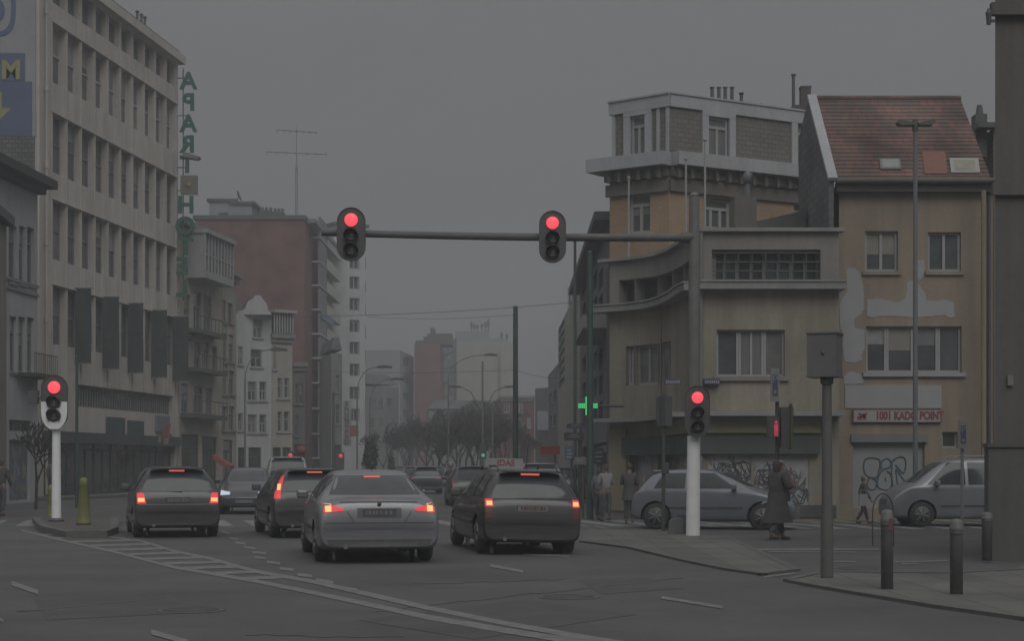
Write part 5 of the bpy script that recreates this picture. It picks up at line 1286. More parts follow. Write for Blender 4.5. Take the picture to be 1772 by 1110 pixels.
    if 'high_lamp' in extras:
        if style == 'sedan':
            z_ = H - .115; h_ = bvh.ray_cast(Vector((0, -2, z_)), Vector((0, 1, 0)))[0]; mb = MB(); mb.box(-.13, .13, h_.y - .03, h_.y + .02, z_ - .02, z_ + .015)
        else:
            z_ = H - .075; h_ = bvh.ray_cast(Vector((0, -2, z_)), Vector((0, 1, 0)))[0]; mb = MB(); mb.box(-.16, .16, h_.y - .04, h_.y + .04, z_ - .018, z_ + .014)
        mb.build('high_brake_lamp', lamp_bar, rt)
    if style in ('wagon', 'hatch', 'van'):
        mb = MB(); z_ = H - .04; mb.prism([(-w * .6, H - .02), (w * .6, H - .02), (w * .62, H - .045), (-w * .62, H - .045)], .18 if style != 'hatch' else .5, .45 if style != 'hatch' else .7); sp_ = mb.build('spoiler', body, rt)
        mb = MB(); mb.tube((.1, st[3][0] - .02, b - .01), (-.32, st[3][0] + .0, b + .02), .012, n=5); mb.build('wiper', rubber, rt)
    if rails:
        for sg in (1, -1): mb = MB(); mb.path([(sg * w * .6, .6, H - .01), (sg * w * .6, .7, H + .06), (sg * w * .6, 2.3, H + .06), (sg * w * .6, 2.45, H - .01)], .017, 6); mb.build('roof_rail', rails, rt)
    mb = MB(); mb.tube((0.05, 1.0 if style != 'sedan' else 1.7, H), (0.05, .9 if style != 'sedan' else 1.6, H + (.38 if 'aerial' in extras else .07)), .009, .004, 5); mb.build('aerial', rubber, rt)
    mb = MB(); mb.tube((-w * .55, .12, .27), (-w * .55, -.0, .27), .035, n=10); mb.build('exhaust', grey_pole, rt)
    # passengers' headrests seen through glass are lost in the tint; interior stays dark
    return rt
def place(px, Z): return (gx(px, Z), Z, 0)
make_car('parked_sedan', (0, 0, 0), 0, 'x', None) if False else None
tail = 'cars waiting at the red light'
c1 = make_car('sedan', place(657, 27.0), R(10.5), 'silver saloon car waiting nearest in the middle lane with wide lit brake lamps', tail, 4.8, 1.92, 1.47, 'sedan', silver, 'wide', plate='dark', extras=('high_lamp',))
c2 = make_car('estate_car', place(308, 36.6), R(15), 'black estate car farthest left of the queue, with a bright strip above its bumper', tail, 4.4, 1.82, 1.5, 'wagon', blackc, 'corner', plate='dark', trim=chrome, extras=('high_lamp', 'aerial'))
c3 = make_car('estate_car', place(548, 36.4), R(14), 'black estate car half hidden behind the silver saloon, with a tall pillar tail lamp', tail, 4.6, 1.84, 1.47, 'wagon', blackc, 'pillar', plate='none', extras=('high_lamp',))
c4 = make_car('taxi_estate', place(921, 29.6), R(10), 'black estate taxi with roof rails and a white roof sign, rightmost of the waiting cars', tail, 4.6, 1.74, 1.46, 'wagon', blackc, 'box', plate='white', rails=dark_grey, extras=('high_lamp', 'aerial'), roll=R(1.2), cat='taxi')
mb = MB(); mb.prism([(-.36, 1.50), (.36, 1.50), (.33, 1.66), (-.33, 1.66)], 1.5, 1.62); mb.box(-.3, .3, 1.48, 1.64, 1.45, 1.5); rs_ = mb.build('roof_sign', mat('taxi_sign_white', (.27, .27, .27), .5), c4)
text('lettering', 'IDAS', .15, mat('taxi_sign_red', (.25, .06, .08), .6), rs_, facing(Vector((.03, 1.495, 1.575))), .002, bold=.004)
rs_.location = (-.26, 0, .0)
# crossing traffic on the right
c5 = make_car('hatchback', (0, 0, 0), R(-105), 'silver hatchback crossing behind the traffic mast, facing right', 'cars crossing on the right', 3.95, 1.68, 1.44, 'hatch', bluesil, 'small', lit=False, plate='none')
c5.location = (gx(1103, 42.4), 42.6, 0)
c6 = make_car('people_carrier', (0, 0, 0), R(90), 'pale silver people carrier in front of the shuttered shop, facing left', 'cars crossing on the right', 4.1, 1.7, 1.70, 'van', silver2, 'small', lit=False, plate='none', rails=silver2)
c6.location = (gx(1517, 43.2) + 4.42, 44.05, 0)
# oncoming dark car and distant traffic
c7 = make_car('oncoming_car', (0, 0, 0), R(180 + 6), 'dark blue oncoming car with its headlamp lit, between the two black estates', None, 4.3, 1.74, 1.45, 'hatch', darkblue, 'small', lit=False, front=True, plate='none')
c7.location = (gx(420, 54) - .4, 54 + 4.2, 0)
far_specs = [('distant_van', 498, 66, 8, 'white van roof showing above the half hidden black estate', 'van', whitec, 1.85), ('distant_car', 716, 105, 4, 'small grey car in the distance just right of the silver saloon roof', 'hatch', silver, 1.45), ('distant_car', 755, 118, 4, 'pale distant car between the silver saloon and the scooter rider', 'hatch', whitec, 1.45),
             ('distant_car', 738, 92, 4, 'dark distant car in the middle of the road right of the silver saloon', 'wagon', darkblue, 1.45), ('distant_car', 820, 64, 6, 'dark car ahead of the taxi seen past its left side', 'hatch', blackc, 1.5), ('distant_car', 935, 60, 0, 'light car roof seen just above the taxi roof', 'van', silver2, 1.6),
             ('distant_car', 978, 72, 0, 'grey car partly hidden by the right corner of the taxi', 'hatch', silver, 1.45), ('distant_car', 690, 135, 4, 'farthest tiny car in the left lane of the street', 'hatch', silver2, 1.45)]
for nm, px, Z, yw, lab, sty, bd, hh in far_specs:
    make_car(nm, place(px, Z), R(yw), lab, 'cars farther up the street', 4.2, 1.74, hh, sty, bd, 'small', lit=False, plate='none', cat='van' if nm == 'distant_van' else 'car')

# ------------------------------------------------------------------ traffic signals
sig_black = mat('signal_black', (.085, .086, .085), .55, .08, 3)
red_on = mat('red_lens_lit', (.6, .05, .06), .4, 0, emit=(1.0, .095, .125), estr=.92)
dark_lens = mat('dark_lens', (.05, .05, .048), .3, .3, 12, spec=.4)
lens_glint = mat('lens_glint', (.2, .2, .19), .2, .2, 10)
def stadium(w, h, n=14):
    r = w / 2; s = h / 2 - r; p = []
    for i in range(n + 1): a = math.pi * i / n; p.append((r * math.cos(a), s + r * math.sin(a)))
    for i in range(n + 1): a = math.pi + math.pi * i / n; p.append((r * math.cos(a), -s + r * math.sin(a)))
    return p
def signal_head(parent, x, y, z, w, h, yaw=0, white_low=False):
    """board facing -y with three lenses; (x,y,z) centre"""
    M_ = Matrix.Translation((x, y, z)) @ Matrix.Rotation(yaw, 4, 'Z')
    mb = MB(M_); st_ = stadium(w, h); mb.prism(st_, -.03, .0); 
    q = [(p[0] * .97, p[1] * .985) for p in st_]
    for i in range(len(st_)):      # raised rim
        j = (i + 1) % len(st_); mb.prism([st_[i], st_[j], q[j], q[i]], -.055, -.031)
    hd = mb.build('signal_head', sig_black, parent)
    bw = w * .46; mb = MB(M_); mb.box(-bw / 2 - .03, bw / 2 + .03, .001, .22, -h * .42, h * .42); mb.build('housing', sig_black, hd)
    if white_low:
        mb = MB(M_); r = w / 2; s = h / 2 - r; zt = -.005; pts = [(-r * .97, zt), (-r * .97, -s * .6)]
        # tapered shield ending in the pole
        for t in range(9): a = math.pi + (math.pi * .40) * t / 8; pts.append((r * .97 * math.cos(a), -s * .78 + r * 1.35 * math.sin(a)))
        pts += [(-x_, z_) for x_, z_ in reversed(pts)]
        mb.prism(pts, -.075, -.057); mb.build('white_shield', white_pole, hd)
    rl = w * .235
    for k, (dz, m_) in enumerate(((h * .265, red_on), (-h * (.02 if white_low else .035), dark_lens), (-h * (.265 if white_low else .30), dark_lens))):
        yy = -.08 if white_low else -.06
        RX = Matrix.Rotation(R(90), 4, 'X')
        mb = MB(M_); mb.lathe([(rl, 0), (rl * .97, .02), (rl * .7, .045), (rl * .3, .055)], 24, (0, yy, dz), 0, RX); ln = mb.build('lens', m_, hd)
        mb = MB(M_)     # visor: open tube cut lower at the front
        n = 20; rv = rl * 1.12; vs = []
        for i in range(n + 1):
            a = R(-50) + R(280) * i / n; ln_ = .10 + .13 * max(0, math.sin(a)) ** .7 if math.sin(a) > 0 else .07
            for rr in (rv, rv * .93): vs += [(rr * math.cos(a), yy + .02, dz + rr * math.sin(a)), (rr * math.cos(a), yy - ln_, dz + rr * math.sin(a))]
        fs = []
        for i in range(n): o_ = i * 4; fs += [(o_, o_ + 1, o_ + 5, o_ + 4), (o_ + 2, o_ + 6, o_ + 7, o_ + 3), (o_ + 1, o_ + 3, o_ + 7, o_ + 5)]
        if m_ is not red_on: mb.add(vs, fs); mb.build('visor', sig_black, hd)
        if m_ is dark_lens:
            mb = MB(M_); 
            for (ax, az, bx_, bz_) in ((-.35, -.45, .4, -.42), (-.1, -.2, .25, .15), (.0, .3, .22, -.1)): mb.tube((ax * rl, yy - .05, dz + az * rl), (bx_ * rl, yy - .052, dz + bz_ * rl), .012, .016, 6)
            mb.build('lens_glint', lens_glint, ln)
    return hd
Zg = 37.2
mast = empty('signal_mast', place(1199, Zg), 0, 'large grey traffic mast with white foot and long arm holding two red signal heads', 'traffic light mast')
mx0 = 0; sc_ = FPX / Zg; mh = hz(337, Zg)
mb = MB(); mb.tube((0, 0, .03), (0.02, 0, hz(755, Zg)), .150, .138, 28); mb.build('white_foot', white_pole, mast)
mb = MB(); mb.tube((0.02, 0, hz(755, Zg)), (.03, 0, mh - .05), .128, .112, 28); mb.lathe([(.112, mh - .05), (.09, mh + .02), (.03, mh + .05)], 24, (.03, 0, 0)); mb.build('pole', grey_pole, mast)
za = hz(411, Zg); xe = (560 - 1199) / sc_
mb = MB(); n_ = 24
pa = [Vector((.03 + xe * i / n_, -1.1 * i / n_ * .6, za + .02 * i / n_ - .08 * 4 * (i / n_) * (1 - i / n_) * .5)) for i in range(n_ + 1)]
for i in range(n_): mb.tube(pa[i], pa[i + 1], .088 - .012 * i / n_, .088 - .012 * (i + 1) / n_, 16, cap=False)
mb.tube((.03 - .28, 0, za), (.03, 0, za), .12, .12, 16)
mb.build('arm', mat('arm_paint', (.10, .10, .097), .6, .2, 3), mast)
for px_, pyc, w_, h_ in ((608, 406, .60, 1.13), (956, 410.5, .57, 1.11)):
    t = (px_ - 1199) / (560 - 1199); yy = -1.1 * t * .6 - .16; Zh = Zg + yy - .1
    X = gx(px_, Zh) - mast.location.x; signal_head(mast, X, yy - .1, hz(pyc, Zh), w_, h_)
signal_head(mast, gx(1206.5, Zg - .25) - mast.location.x, -.25, hz(712.5, Zg - .25), .535, 1.10)
Zs_ = 43.0
sl_ = empty('signal_post', (gx(97.5, Zs_), Zs_, .14), 0, 'slim white post on the left island with a half white, half black red signal', 'traffic light')
hh = hz(742, Zs_) - .14
mb = MB(); mb.tube((0, 0, .0), (0, 0, hh + .1), .118, .098, 24); mb.build('pole', white_pole, sl_)
signal_head(sl_, 0, -.14, hz(696, Zs_) - .14, .66, 1.32, 0, True)
mb = MB(); mb.lathe([(.2, -.135), (.2, -.1), (.13, -.06)], 16) if False else mb.lathe([(.19, 0.006), (.19, .05), (.12, .09)], 20); mb.build('base_collar', dark_grey, sl_)
mb = MB(); mb.tube((-.3, .1, hh + .75), (-.62, .15, hh + .8), .03); mb.box(-.72, -.5, .1, .3, hh + .62, hh + .95); mb.build('side_lamp', sig_black, sl_)
# pedestrian signal with parking sign on the right
Zp = 36.0
pp = empty('pedestrian_signal', place(1345, Zp + 1.2), 0, 'pedestrian signal showing a red figure on a thin pole under a white parking sign', 'traffic light')
Zp = Zp + 1.2; k_ = Zp / FPX
mb = MB(); mb.tube((0, 0, 0), (0, 0, hz(695, Zp)), .05, .045); mb.build('pole', dark_grey, pp)
mb = MB(); mb.box(-.24, .0, -.3, -.06, hz(758, Zp), hz(722, Zp)); mb.box(.04, .3, -.3, -.04, hz(775, Zp), hz(706, Zp)); pb = mb.build('signal_box', sig_black, pp)
mb = MB(); z_ = hz(742, Zp); mb.lathe([(.035, 0), (.03, .02)], 12, (-.02 - .05, -.32, z_ + .12), 0, Matrix.Rotation(R(90), 4, 'X')); mb.box(-.115, -.03, -.33, -.302, z_ - .06, z_ + .08); mb.box(-.11, -.078, -.33, -.302, z_ - .17, z_ - .06); mb.box(-.066, -.035, -.33, -.302, z_ - .17, z_ - .06)
mb.build('red_figure', mat('red_figure_lit', (.4, .05, .08), .4, 0, emit=(1, .08, .16), estr=.28), pb)
mb = MB(); mb.box(.235, .26, -.42, -.1, hz(778, Zp), hz(700, Zp)); mb.build('backing_edge', mat('yellow_edge', (.12, .12, .05), .6), pp)
for i_, (px_, y0, y1, Z_, lab) in enumerate(((1340.5, 696, 638, 37.1, 'narrow white parking sign with blue P above the pedestrian signal'), (1666, 777, 728, 41.0, 'narrow white parking sign above the people carrier at the far right'))):
    r_ = empty('parking_sign', (gx(px_, Z_), Z_, hz(y0, Z_)), 0, lab, 'sign', 'parking signs')
    h_ = (y0 - y1) * Z_ / FPX; w_ = 15 * Z_ / FPX
    mb = MB(); mb.box(-w_ / 2, w_ / 2, -.06, .0, 0, h_)
    if i_: mb.tube((0, .05, -hz(y0, Z_)), (0, .05, .1), .04)
    mb.build('panel', mat('sign_panel_white', (.24, .24, .245), .6), r_)
    mb = MB(); mb.box(-w_ * .3, w_ * .3, -.066, -.061, h_ * .18, h_ * .82); mb.build('blue_field', mat('sign_blue', (.07, .085, .15), .6), r_)
    text('letter', 'P', h_ * .34, mat('sign_panel_white', (.24, .24, .245)), r_, facing(Vector((0, -.068, h_ * .66))), .003)
    mb = MB(); mb.box(-w_ * .15, w_ * .15, -.07, -.0665, h_ * .24, h_ * .34); mb.build('symbol', MATS['sign_panel_white'], r_)
# speed camera on a post
Zx = 23.2
sc2 = empty('camera_box', place(1431, Zx), 0, 'grey metal box on a thick grey post standing on the near pavement', 'camera box')
s_ = Zx / FPX
mb = MB(); mb.tube((0, 0, .035), (0, 0, hz(668, Zx)), .078, .062, 20); mb.tube((0, 0, .05), (0, 0, .9), .086, .083, 20); mb.lathe([(.05, hz(668, Zx)), (.085, hz(664, Zx)), (.09, hz(654, Zx))], 20); mb.build('post', mat('post_green_grey', (.105, .108, .102), .6, .15, 3), sc2)
mb = MB(Matrix.Rotation(R(-22), 4, 'Z')); z0, z1 = hz(651, Zx), hz(579, Zx); mb.box(-.235, .16, -.16, .24, z0, z1); mb.box(-.25, .175, -.175, .255, z1, z1 + .02); mb.box(-.25, .175, -.175, .255, z0 - .02, z0)
bx2 = mb.build('housing', mat('box_green_grey', (.115, .12, .114), .6, .12, 3), sc2)
mb = MB(Matrix.Rotation(R(-22), 4, 'Z')); mb.lathe([(.025, 0), (.025, .01)], 14, (-.02, -.16, z0 + .3), 0, Matrix.Rotation(R(90), 4, 'X')); mb.build('lens_window', blackp, bx2)
# bollards
bol = mat('bollard_black', (.13, .131, .13), .6, .2, 4)
def bollard(px, py, top, wpx, label):
    Z = zg(py, .035); r_ = empty('bollard', (gx(px, Z), Z, .035), 0, label, 'bollard', 'black bollards on the pavement'); h = (py - top) * Z / FPX; r = wpx * Z / FPX / 2
    mb = MB(); mb.lathe([(r, 0), (r, h * .84), (r * 1.08, h * .85), (r * 1.08, h * .9), (r, h * .91), (r, h * .96), (r * .75, h), (r * .2, h + .01)], 20); mb.build('post', bol, r_)
    mb = MB(); a0_ = R(-110)
    mb.lathe([(r * 1.02, h * .80), (r * 1.02, h * .835)], 20); mb.build('band', dark_grey, r_); return r_, r, h
r_, r, h = bollard(1535, 1020, 884, 21, 'black bollard with a small red mark near its top, left of the pair')
mb = MB(); mb.box(.0, .05, -r * 1.06, -r * .8, h * .74, h * .9); mb.build('red_mark', mat('faded_red', (.14, .05, .055), .6), r_)
bollard(1655, 1029, 900, 22, 'black cylindrical bollard without mark, nearest the right edge of the view')
bollard(1708, 971, 888, 18, 'farther black bollard beside the dark near building')
yb_ = mat('yellow_bollard_paint', (.165, .165, .06), .6, .2, 3)
for px_, py_, top_, wb, wt_, lab in ((145, 909, 827, 24, 13, 'tapered yellow plastic bollard on the traffic island'), (88, 888, 830, 14, 9, 'second yellow bollard mostly hidden behind the white signal post')):
    Z = zg(py_, .14) if px_ > 100 else 50; r_ = empty('yellow_bollard', (gx(px_, Z), Z, .14 if px_ > 100 else 0), 0, lab, 'bollard'); k_ = Z / FPX; h = (py_ - top_) * k_
    mb = MB(); a, c = wb * k_ / 2, wt_ * k_ / 2
    mb.lathe([(a * 1.05, 0.005), (a * 1.05, .06), (a, .08), (c * 1.12, h * .82), (c * 1.2, h * .83), (c * 1.15, h * .9), (c, h * .96), (c * .5, h)], 20); mb.build('post', yb_, r_)
# concrete block near the mast and hoop
r_ = empty('concrete_block', (gx(1172, 37.6), 37.9, .03), 0, 'pale low utility cabinet standing just left of the white mast foot', 'utility cabinet')
mb = MB(); mb.prism([(-.16, 0), (.15, 0), (.17, .33), (.1, .36), (-.05, .34), (-.13, .28)], 0, .25); mb.build('cabinet', mat('block_grey', (.15, .155, .15), .8, .15, 3), r_)
r_ = empty('black_post_box', (gx(1184, 37.9), 38.3, .03), 0, 'short black box between the utility cabinet and the white mast foot', 'box')
mb = MB(); mb.box(-.11, .11, 0, .2, 0, .42); mb.build('box', blackp, r_)
# back of a sign left of the mast
Zq = 39.5
r_ = empty('traffic_signal', place(1148, Zq), 0, 'thin pole with the dark rear of an oval signal head, left of the big mast', 'traffic light')
mb = MB(); mb.tube((0, 0, .03), (0, 0, hz(700, Zq)), .042); mb.build('pole', dark_grey, r_)
mb = MB(Matrix.Translation((.0, .05, hz(712, Zq))) @ Matrix.Rotation(R(35), 4, 'Z')); mb.prism(stadium(.36, .82), 0, .04); mb.box(-.1, .1, -.2, -.001, -.34, .34); mb.build('head', mat('rear_grey', (.095, .1, .1), .6), r_)
mb = MB(); mb.box(-.03, .12, -.1, 0, 1.35, 1.6); mb.build('push_button', blackp, r_)
# bicycle hoop seen above the left bollard
r_ = empty('cycle_stand', place(1528, 33), 0, 'thin metal hoop stand in front of the bonnet of the people carrier', 'cycle stand')
mb = MB(); pts_ = [(-.2, 0, 0), (-.2, 0, .62)] + [(-.2 * math.cos(math.pi * t / 10), 0, .62 + .38 * math.sin(math.pi * t / 10)) for t in range(1, 10)] + [(.2, 0, .62), (.2, 0, 0)]; mb.path(pts_, .013, 7); mb.build('hoop', dark_grey, r_)

# ------------------------------------------------------------------ tall poles and lamps
def tall_pole(px, y0, Z, w, m_, name, label, cat='pole', group=None, ybase=None):
    r_ = empty(name, place(px, Z), 0, label, cat, group); H_ = hz(y0, Z); mb = MB(); mb.tube((0, 0, 0), (0, 0, H_), w * Z / FPX / 2, w * .8 * Z / FPX / 2, 16); mb.lathe([(w * .4 * Z / FPX, H_), (w * .45 * Z / FPX, H_ + .05), (.02, H_ + .1)], 12); mb.build('shaft', m_, r_); return r_, H_
tall_pole(1021, 440, 49, 12, green_paint, 'tram_pole', 'thick dark green pole carrying street signs beside the pharmacy cross')
tall_pole(892, 533, 76, 10, green_paint, 'tram_pole', 'dark green tram pole rising behind the taxi in the middle of the street')
tall_pole(995, 420, 62, 6, mat('green_grey_paint', (.07, .1, .09), .6), 'slim_pole', 'slim grey green pole just left of the thick green pole')
r_, H_ = tall_pole(1584, 214, 45.6, 9, mat('lamp_post_blue_grey', (.135, .145, .155), .55, .1, 2), 'street_lamp', 'tall blue grey lamp post in front of the tiled roof house', 'street lamp')
mb = MB(); 
for sg in (-1, 1): mb.prism([(sg * .05, H_), (sg * .45, H_ + .1), (sg * .5, H_ + .02), (sg * .42, H_ - .06), (sg * .05, H_ - .05)], -.16, .16)
mb.tube((0, 0, H_ - .2), (0, 0, H_ + .1), .08); mb.build('lamp_head', dark_grey, r_)
tall_pole(133, 620, 62, 6, green_paint, 'tram_pole', 'dark green pole standing just right of the white signal post head')
tall_pole(577, 680, 110, 5, dark_grey, 'slim_pole', 'slim dark pole in front of the narrow gable house')
def arc_lamp(px, y, dx, Z, label, base=None, bx_=None):
    r_ = empty('street_lamp', place(px, Z), 0, label, 'street lamp', 'curved street lamps up the street'); k = Z / FPX; H_ = hz(y, Z); D_ = dx * k
    mb = MB(); mb.tube((0, 0, 0), (0, 0, H_ - 1.6), .07, .045, 8); pts_ = [(D_ * (1 - math.cos(t * math.pi / 16)) * 1.0, 0, H_ - 1.6 + 1.6 * math.sin(t * math.pi / 16)) for t in range(9)]; mb.path(pts_, .032, 6); mb.build('post', grey_pole, r_)
    mb = MB(Matrix.Translation((D_, 0, H_))); sg = 1 if dx > 0 else -1; mb.prism([(0, .04), (sg * .5, .12), (sg * 1.0, .05), (sg * 1.0, -.06), (sg * .1, -.05)], -.16, .16); mb.build('lamp_head', dark_grey, r_)
arc_lamp(618, 636, 32, 105, 'curved street lamp reaching right beside the white tower'); arc_lamp(640, 657, 34, 118, 'second curved street lamp lower and right of the white tower lamp')
arc_lamp(424, 606, 42, 95, 'curved street lamp reaching right across the white gabled house')
arc_lamp(776, 615, 60, 120, 'curved street lamp in front of the pale distant block'); 
r_, H_ = tall_pole(835, 628, 118, 4, grey_pole, 'street_lamp', 'double armed street lamp standing before the pale distant block', 'street lamp')
for sg in (-1, 1):
    mb = MB(); mb.path([(0, 0, H_ - 3.5), (sg * .8, 0, H_ - 2.0), (sg * 1.6, 0, H_ - 1.6)], .03, 6); mb.prism([(sg * 1.5, H_ - 1.6), (sg * 2.3, H_ - 1.55), (sg * 2.3, H_ - 1.7), (sg * 1.5, H_ - 1.72)], -.15, .15); mb.build('arm', dark_grey, r_)
tall_pole(852, 700, 100, 4, grey_pole, 'slim_pole', 'slim grey pole left of the green tram pole behind the taxi')
# overhead wires
wires = [((440, 548, 60), (1030, 520, 55)), ((500, 640, 100), (890, 641, 76)), ((633, 548, 90), (892, 545, 76)), ((892, 641, 76), (1010, 655, 60))]
for i, (a, c) in enumerate(wires):
    labs = ('thin overhead wire crossing the sky from the cream tower to the green pole', 'thin overhead wire running left from the green tram pole', 'upper overhead wire meeting the top of the green tram pole', 'thin overhead wire between the two green poles')
    p, q = P(*a), P(*c); mb = MB(); pts_ = [p.lerp(q, t / 12) - Vector((0, 0, .5 * 4 * (t / 12) * (1 - t / 12) * .3)) for t in range(13)]; mb.path(pts_, .009, 5); o = mb.build('overhead_wire', mat('wire', (.12, .12, .12), .7, 0), None); tag(o, labs[i], 'wire', 'overhead tram wires')
# pharmacy cross
Zc_ = 52
r_ = empty('pharmacy_cross', (gx(1017.3, Zc_), Zc_, hz(703, Zc_)), 0, 'lit green pharmacy cross behind the thick green pole', 'sign')
k_ = Zc_ / FPX; ge = mat('cross_green_lit', (.05, .4, .15), .5, 0, emit=(.06, .62, .2), estr=.75); gb = mat('cross_box', (.05, .08, .065), .6)
mb = MB(); mb.box(-17 * k_, 17 * k_, -.02, .1, -5 * k_, 5 * k_); mb.box(-5 * k_, 5 * k_, -.021, .101, -15.5 * k_, 15.5 * k_); mb.build('housing', gb, r_)
mb = MB()
for i in range(-5, 6):
    for j in range(-5, 6):
        if abs(j) <= 1 or abs(i) <= 1: mb.box(i * 3.1 * k_ - 1.25 * k_, i * 3.1 * k_ + 1.25 * k_, -.045, -.022, j * 2.9 * k_ - 1.2 * k_, j * 2.9 * k_ + 1.2 * k_)
mb.build('tubes', ge, r_)
mb = MB(); mb.tube((.1, 0, 0), (1.1, .4, 0), .04); mb.build('bracket', dark_grey, r_)
# street signs about the green pole
for px_, py_, w_, h_, m_, lab, Z_ in ((997, 738, 32, 8, ('sign_blue_dark', (.05, .055, .11)), 'dark blue shop sign left of the green pole', 60), (993, 756, 34, 14, ('sign_dark', (.06, .06, .06)), 'dark fascia sign below the blue shop sign', 60), (985, 785, 16, 24, ('sign_blue_mid', (.07, .1, .14)), 'blue and white street sign panel right of the red banner', 50),
                                      (1003, 798, 24, 14, ('sign_pale', (.13, .135, .14)), 'pale street sign panel low beside the green pole', 50), (1036, 790, 18, 30, ('sign_navy', (.055, .065, .09)), 'navy sign panel right of the green pole', 56), (952, 780, 34, 15, ('banner_red', (.26, .05, .035)), 'wide red banner sign beyond the taxi roof', 66),
                                      (521, 780, 17, 20, ('board_orange', (.2, .07, .05)), 'round orange red sign board above the half hidden estate', 70), (1396, 795, 22, 130, ('panel_dark', (.06, .065, .068)), 'tall dark door panel beside the fly posters', 46.9)):
    if px_ == 1396: continue
    k_ = Z_ / FPX; r_ = empty('street_sign', (gx(px_, Z_), Z_, hz(py_, Z_)), 0, lab, 'sign')
    mb = MB(); hw, hh_ = w_ * k_ / 2, h_ * k_ / 2
    if px_ == 521: mb.lathe([(hw, 0), (hw, .06)], 24, (0, 0, 0), 0, Matrix.Rotation(R(90), 4, 'X'))
    else: mb.prism([(-hw, -hh_ * .8), (-hw * .94, -hh_), (hw * .94, -hh_), (hw, -hh_ * .8), (hw, hh_ * .8), (hw * .94, hh_), (-hw * .94, hh_), (-hw, hh_ * .8)], -.03, .03)
    mb.build('panel', mat(*m_, .6, .25, 3), r_)
    mb = MB()
    rr = random.Random(px_)
    for q in range(2 if h_ < 20 else 3):
        z_ = hh_ * (.45 - .5 * q); mb.box(-hw * rr.uniform(.4, .8), hw * rr.uniform(.3, .8), -.036, -.031, z_ - hh_ * .1, z_ + hh_ * .06)
    if px_ not in (521,): mb.build('sign_marks', white_frame if px_ != 952 else lamp_red, r_)
    mb = MB(); mb.tube((hw * .5, .08, -hz(py_, Z_)), (hw * .5, .08, hh_), .035); mb.build('post', dark_grey, r_)
# slanting red awning arm at the left houses
r_ = empty('red_awning', P(369, 790, 97), 0, 'slanting red awning edge in front of the old stone houses', 'awning')
mb = MB(); k_ = 97 / FPX; mb.prism([(0, .1), (30 * k_, -16 * k_), (30 * k_, -22 * k_), (22 * k_, -21 * k_), (0, -6 * k_)], -.2, 1.2); mb.build('cloth', mat('awning_red', (.24, .065, .05), .8, .15, 2), r_)
r_ = empty('decoration', fo.pt(fo.at(256), fo.z(256, 762), .9), 0, 'red and pale flags decoration over the shop entrance of the office block', 'flags')
mb = MB()
for (dx, dz, a_) in ((-.3, .2, .9), (0, .1, .2), (.25, .4, -.7), (.1, .75, .4), (-.15, .5, -.3)):
    mb.tube((0, 0, -.1), (dx, 0, dz), .015); c_, s2 = math.cos(a_) * .3, math.sin(a_) * .3
    mb.prism([(dx, dz), (dx + c_, dz + s2), (dx + c_ * .6, dz - .35), (dx - .05, dz - .3)], -.01, .01, 0 if dz > .3 else 1)
mb.build('cloth', [mat('flag_red', (.2, .06, .05), .8), mat('flag_pale', (.15, .17, .13), .8)], r_)

# ------------------------------------------------------------------ trees
bark = mat('bark', (.05, .048, .045), .9, .25, 6)
twigm = mat('bare_twigs', (.055, .053, .05), .9, .2, 6)
def bare_tree(loc, H, seed, label, spread=.55, group='bare trees along the street', depth=5):
    rr = random.Random(seed); r_ = empty('bare_tree', loc, 0, label, 'tree', group); tb, cr = MB(), MB()
    def grow(p, d, l, r, k):
        q = p + d * l; (tb if k < 2 else cr).tube(p, q, r, r * .72, 6 if k < 2 else 3, cap=False)
        if k >= depth: return
        n = 3 if k < 2 else rr.choice((2, 3, 3))
        for _ in range(n):
            a = Vector((rr.gauss(0, 1), rr.gauss(0, 1), rr.gauss(0, .6))).normalized(); nd = (d + a * spread * rr.uniform(.7, 1.3) + Vector((0, 0, .12))).normalized()
            grow(p + d * l * rr.uniform(.75, 1), nd, l * rr.uniform(.62, .85), max(r * .62, .022), k + 1)
    grow(Vector((0, 0, 0)), Vector((rr.uniform(-.05, .05), 0, 1)).normalized(), H * .3, H * .018, 0)
    tb.build('trunk', bark, r_); cr.build('crown', twigm, r_); return r_
for i, (px_, top_, Z_) in enumerate(((700, 745, 185), (722, 726, 175), (750, 716, 185), (768, 726, 140), (790, 704, 180), (816, 698, 175), (832, 700, 165), (858, 700, 170), (880, 716, 185), (795, 730, 135), (850, 725, 130), (905, 745, 160))):
    bare_tree(place(px_, Z_), hz(top_, Z_) * 1.02, 90 + i, 'one of the tangled bare trees in the dark belt beneath the pale distant block', .66, depth=7)
tl = ['bare street tree in front of the red side block', 'bare winter tree under the pale distant block', 'bare winter tree just left of the double street lamp', 'dark bare tree right of the double street lamp', 'bare tree close behind the green tram pole', 'small bare tree left of the red side block',
      'bare tree between the scooter rider and the tram pole', 'thin bare tree in front of the dark terraced house', 'bare tree in the gap right of the brick house']
for i, (px_, top_, Z_) in enumerate(((738, 722, 150), (776, 708, 160), (806, 700, 150), (846, 706, 140), (872, 712, 150), (706, 738, 170), (822, 724, 120), (664, 735, 160), (758, 738, 125))):
    bare_tree(place(px_, Z_), hz(top_, Z_) * 1.02, 40 + i, tl[i], .6, depth=7)
bare_tree(place(62, 60), hz(690, 60), 77, 'small dark bare tree left of the white signal post in front of the corner house', .6, None, 5)
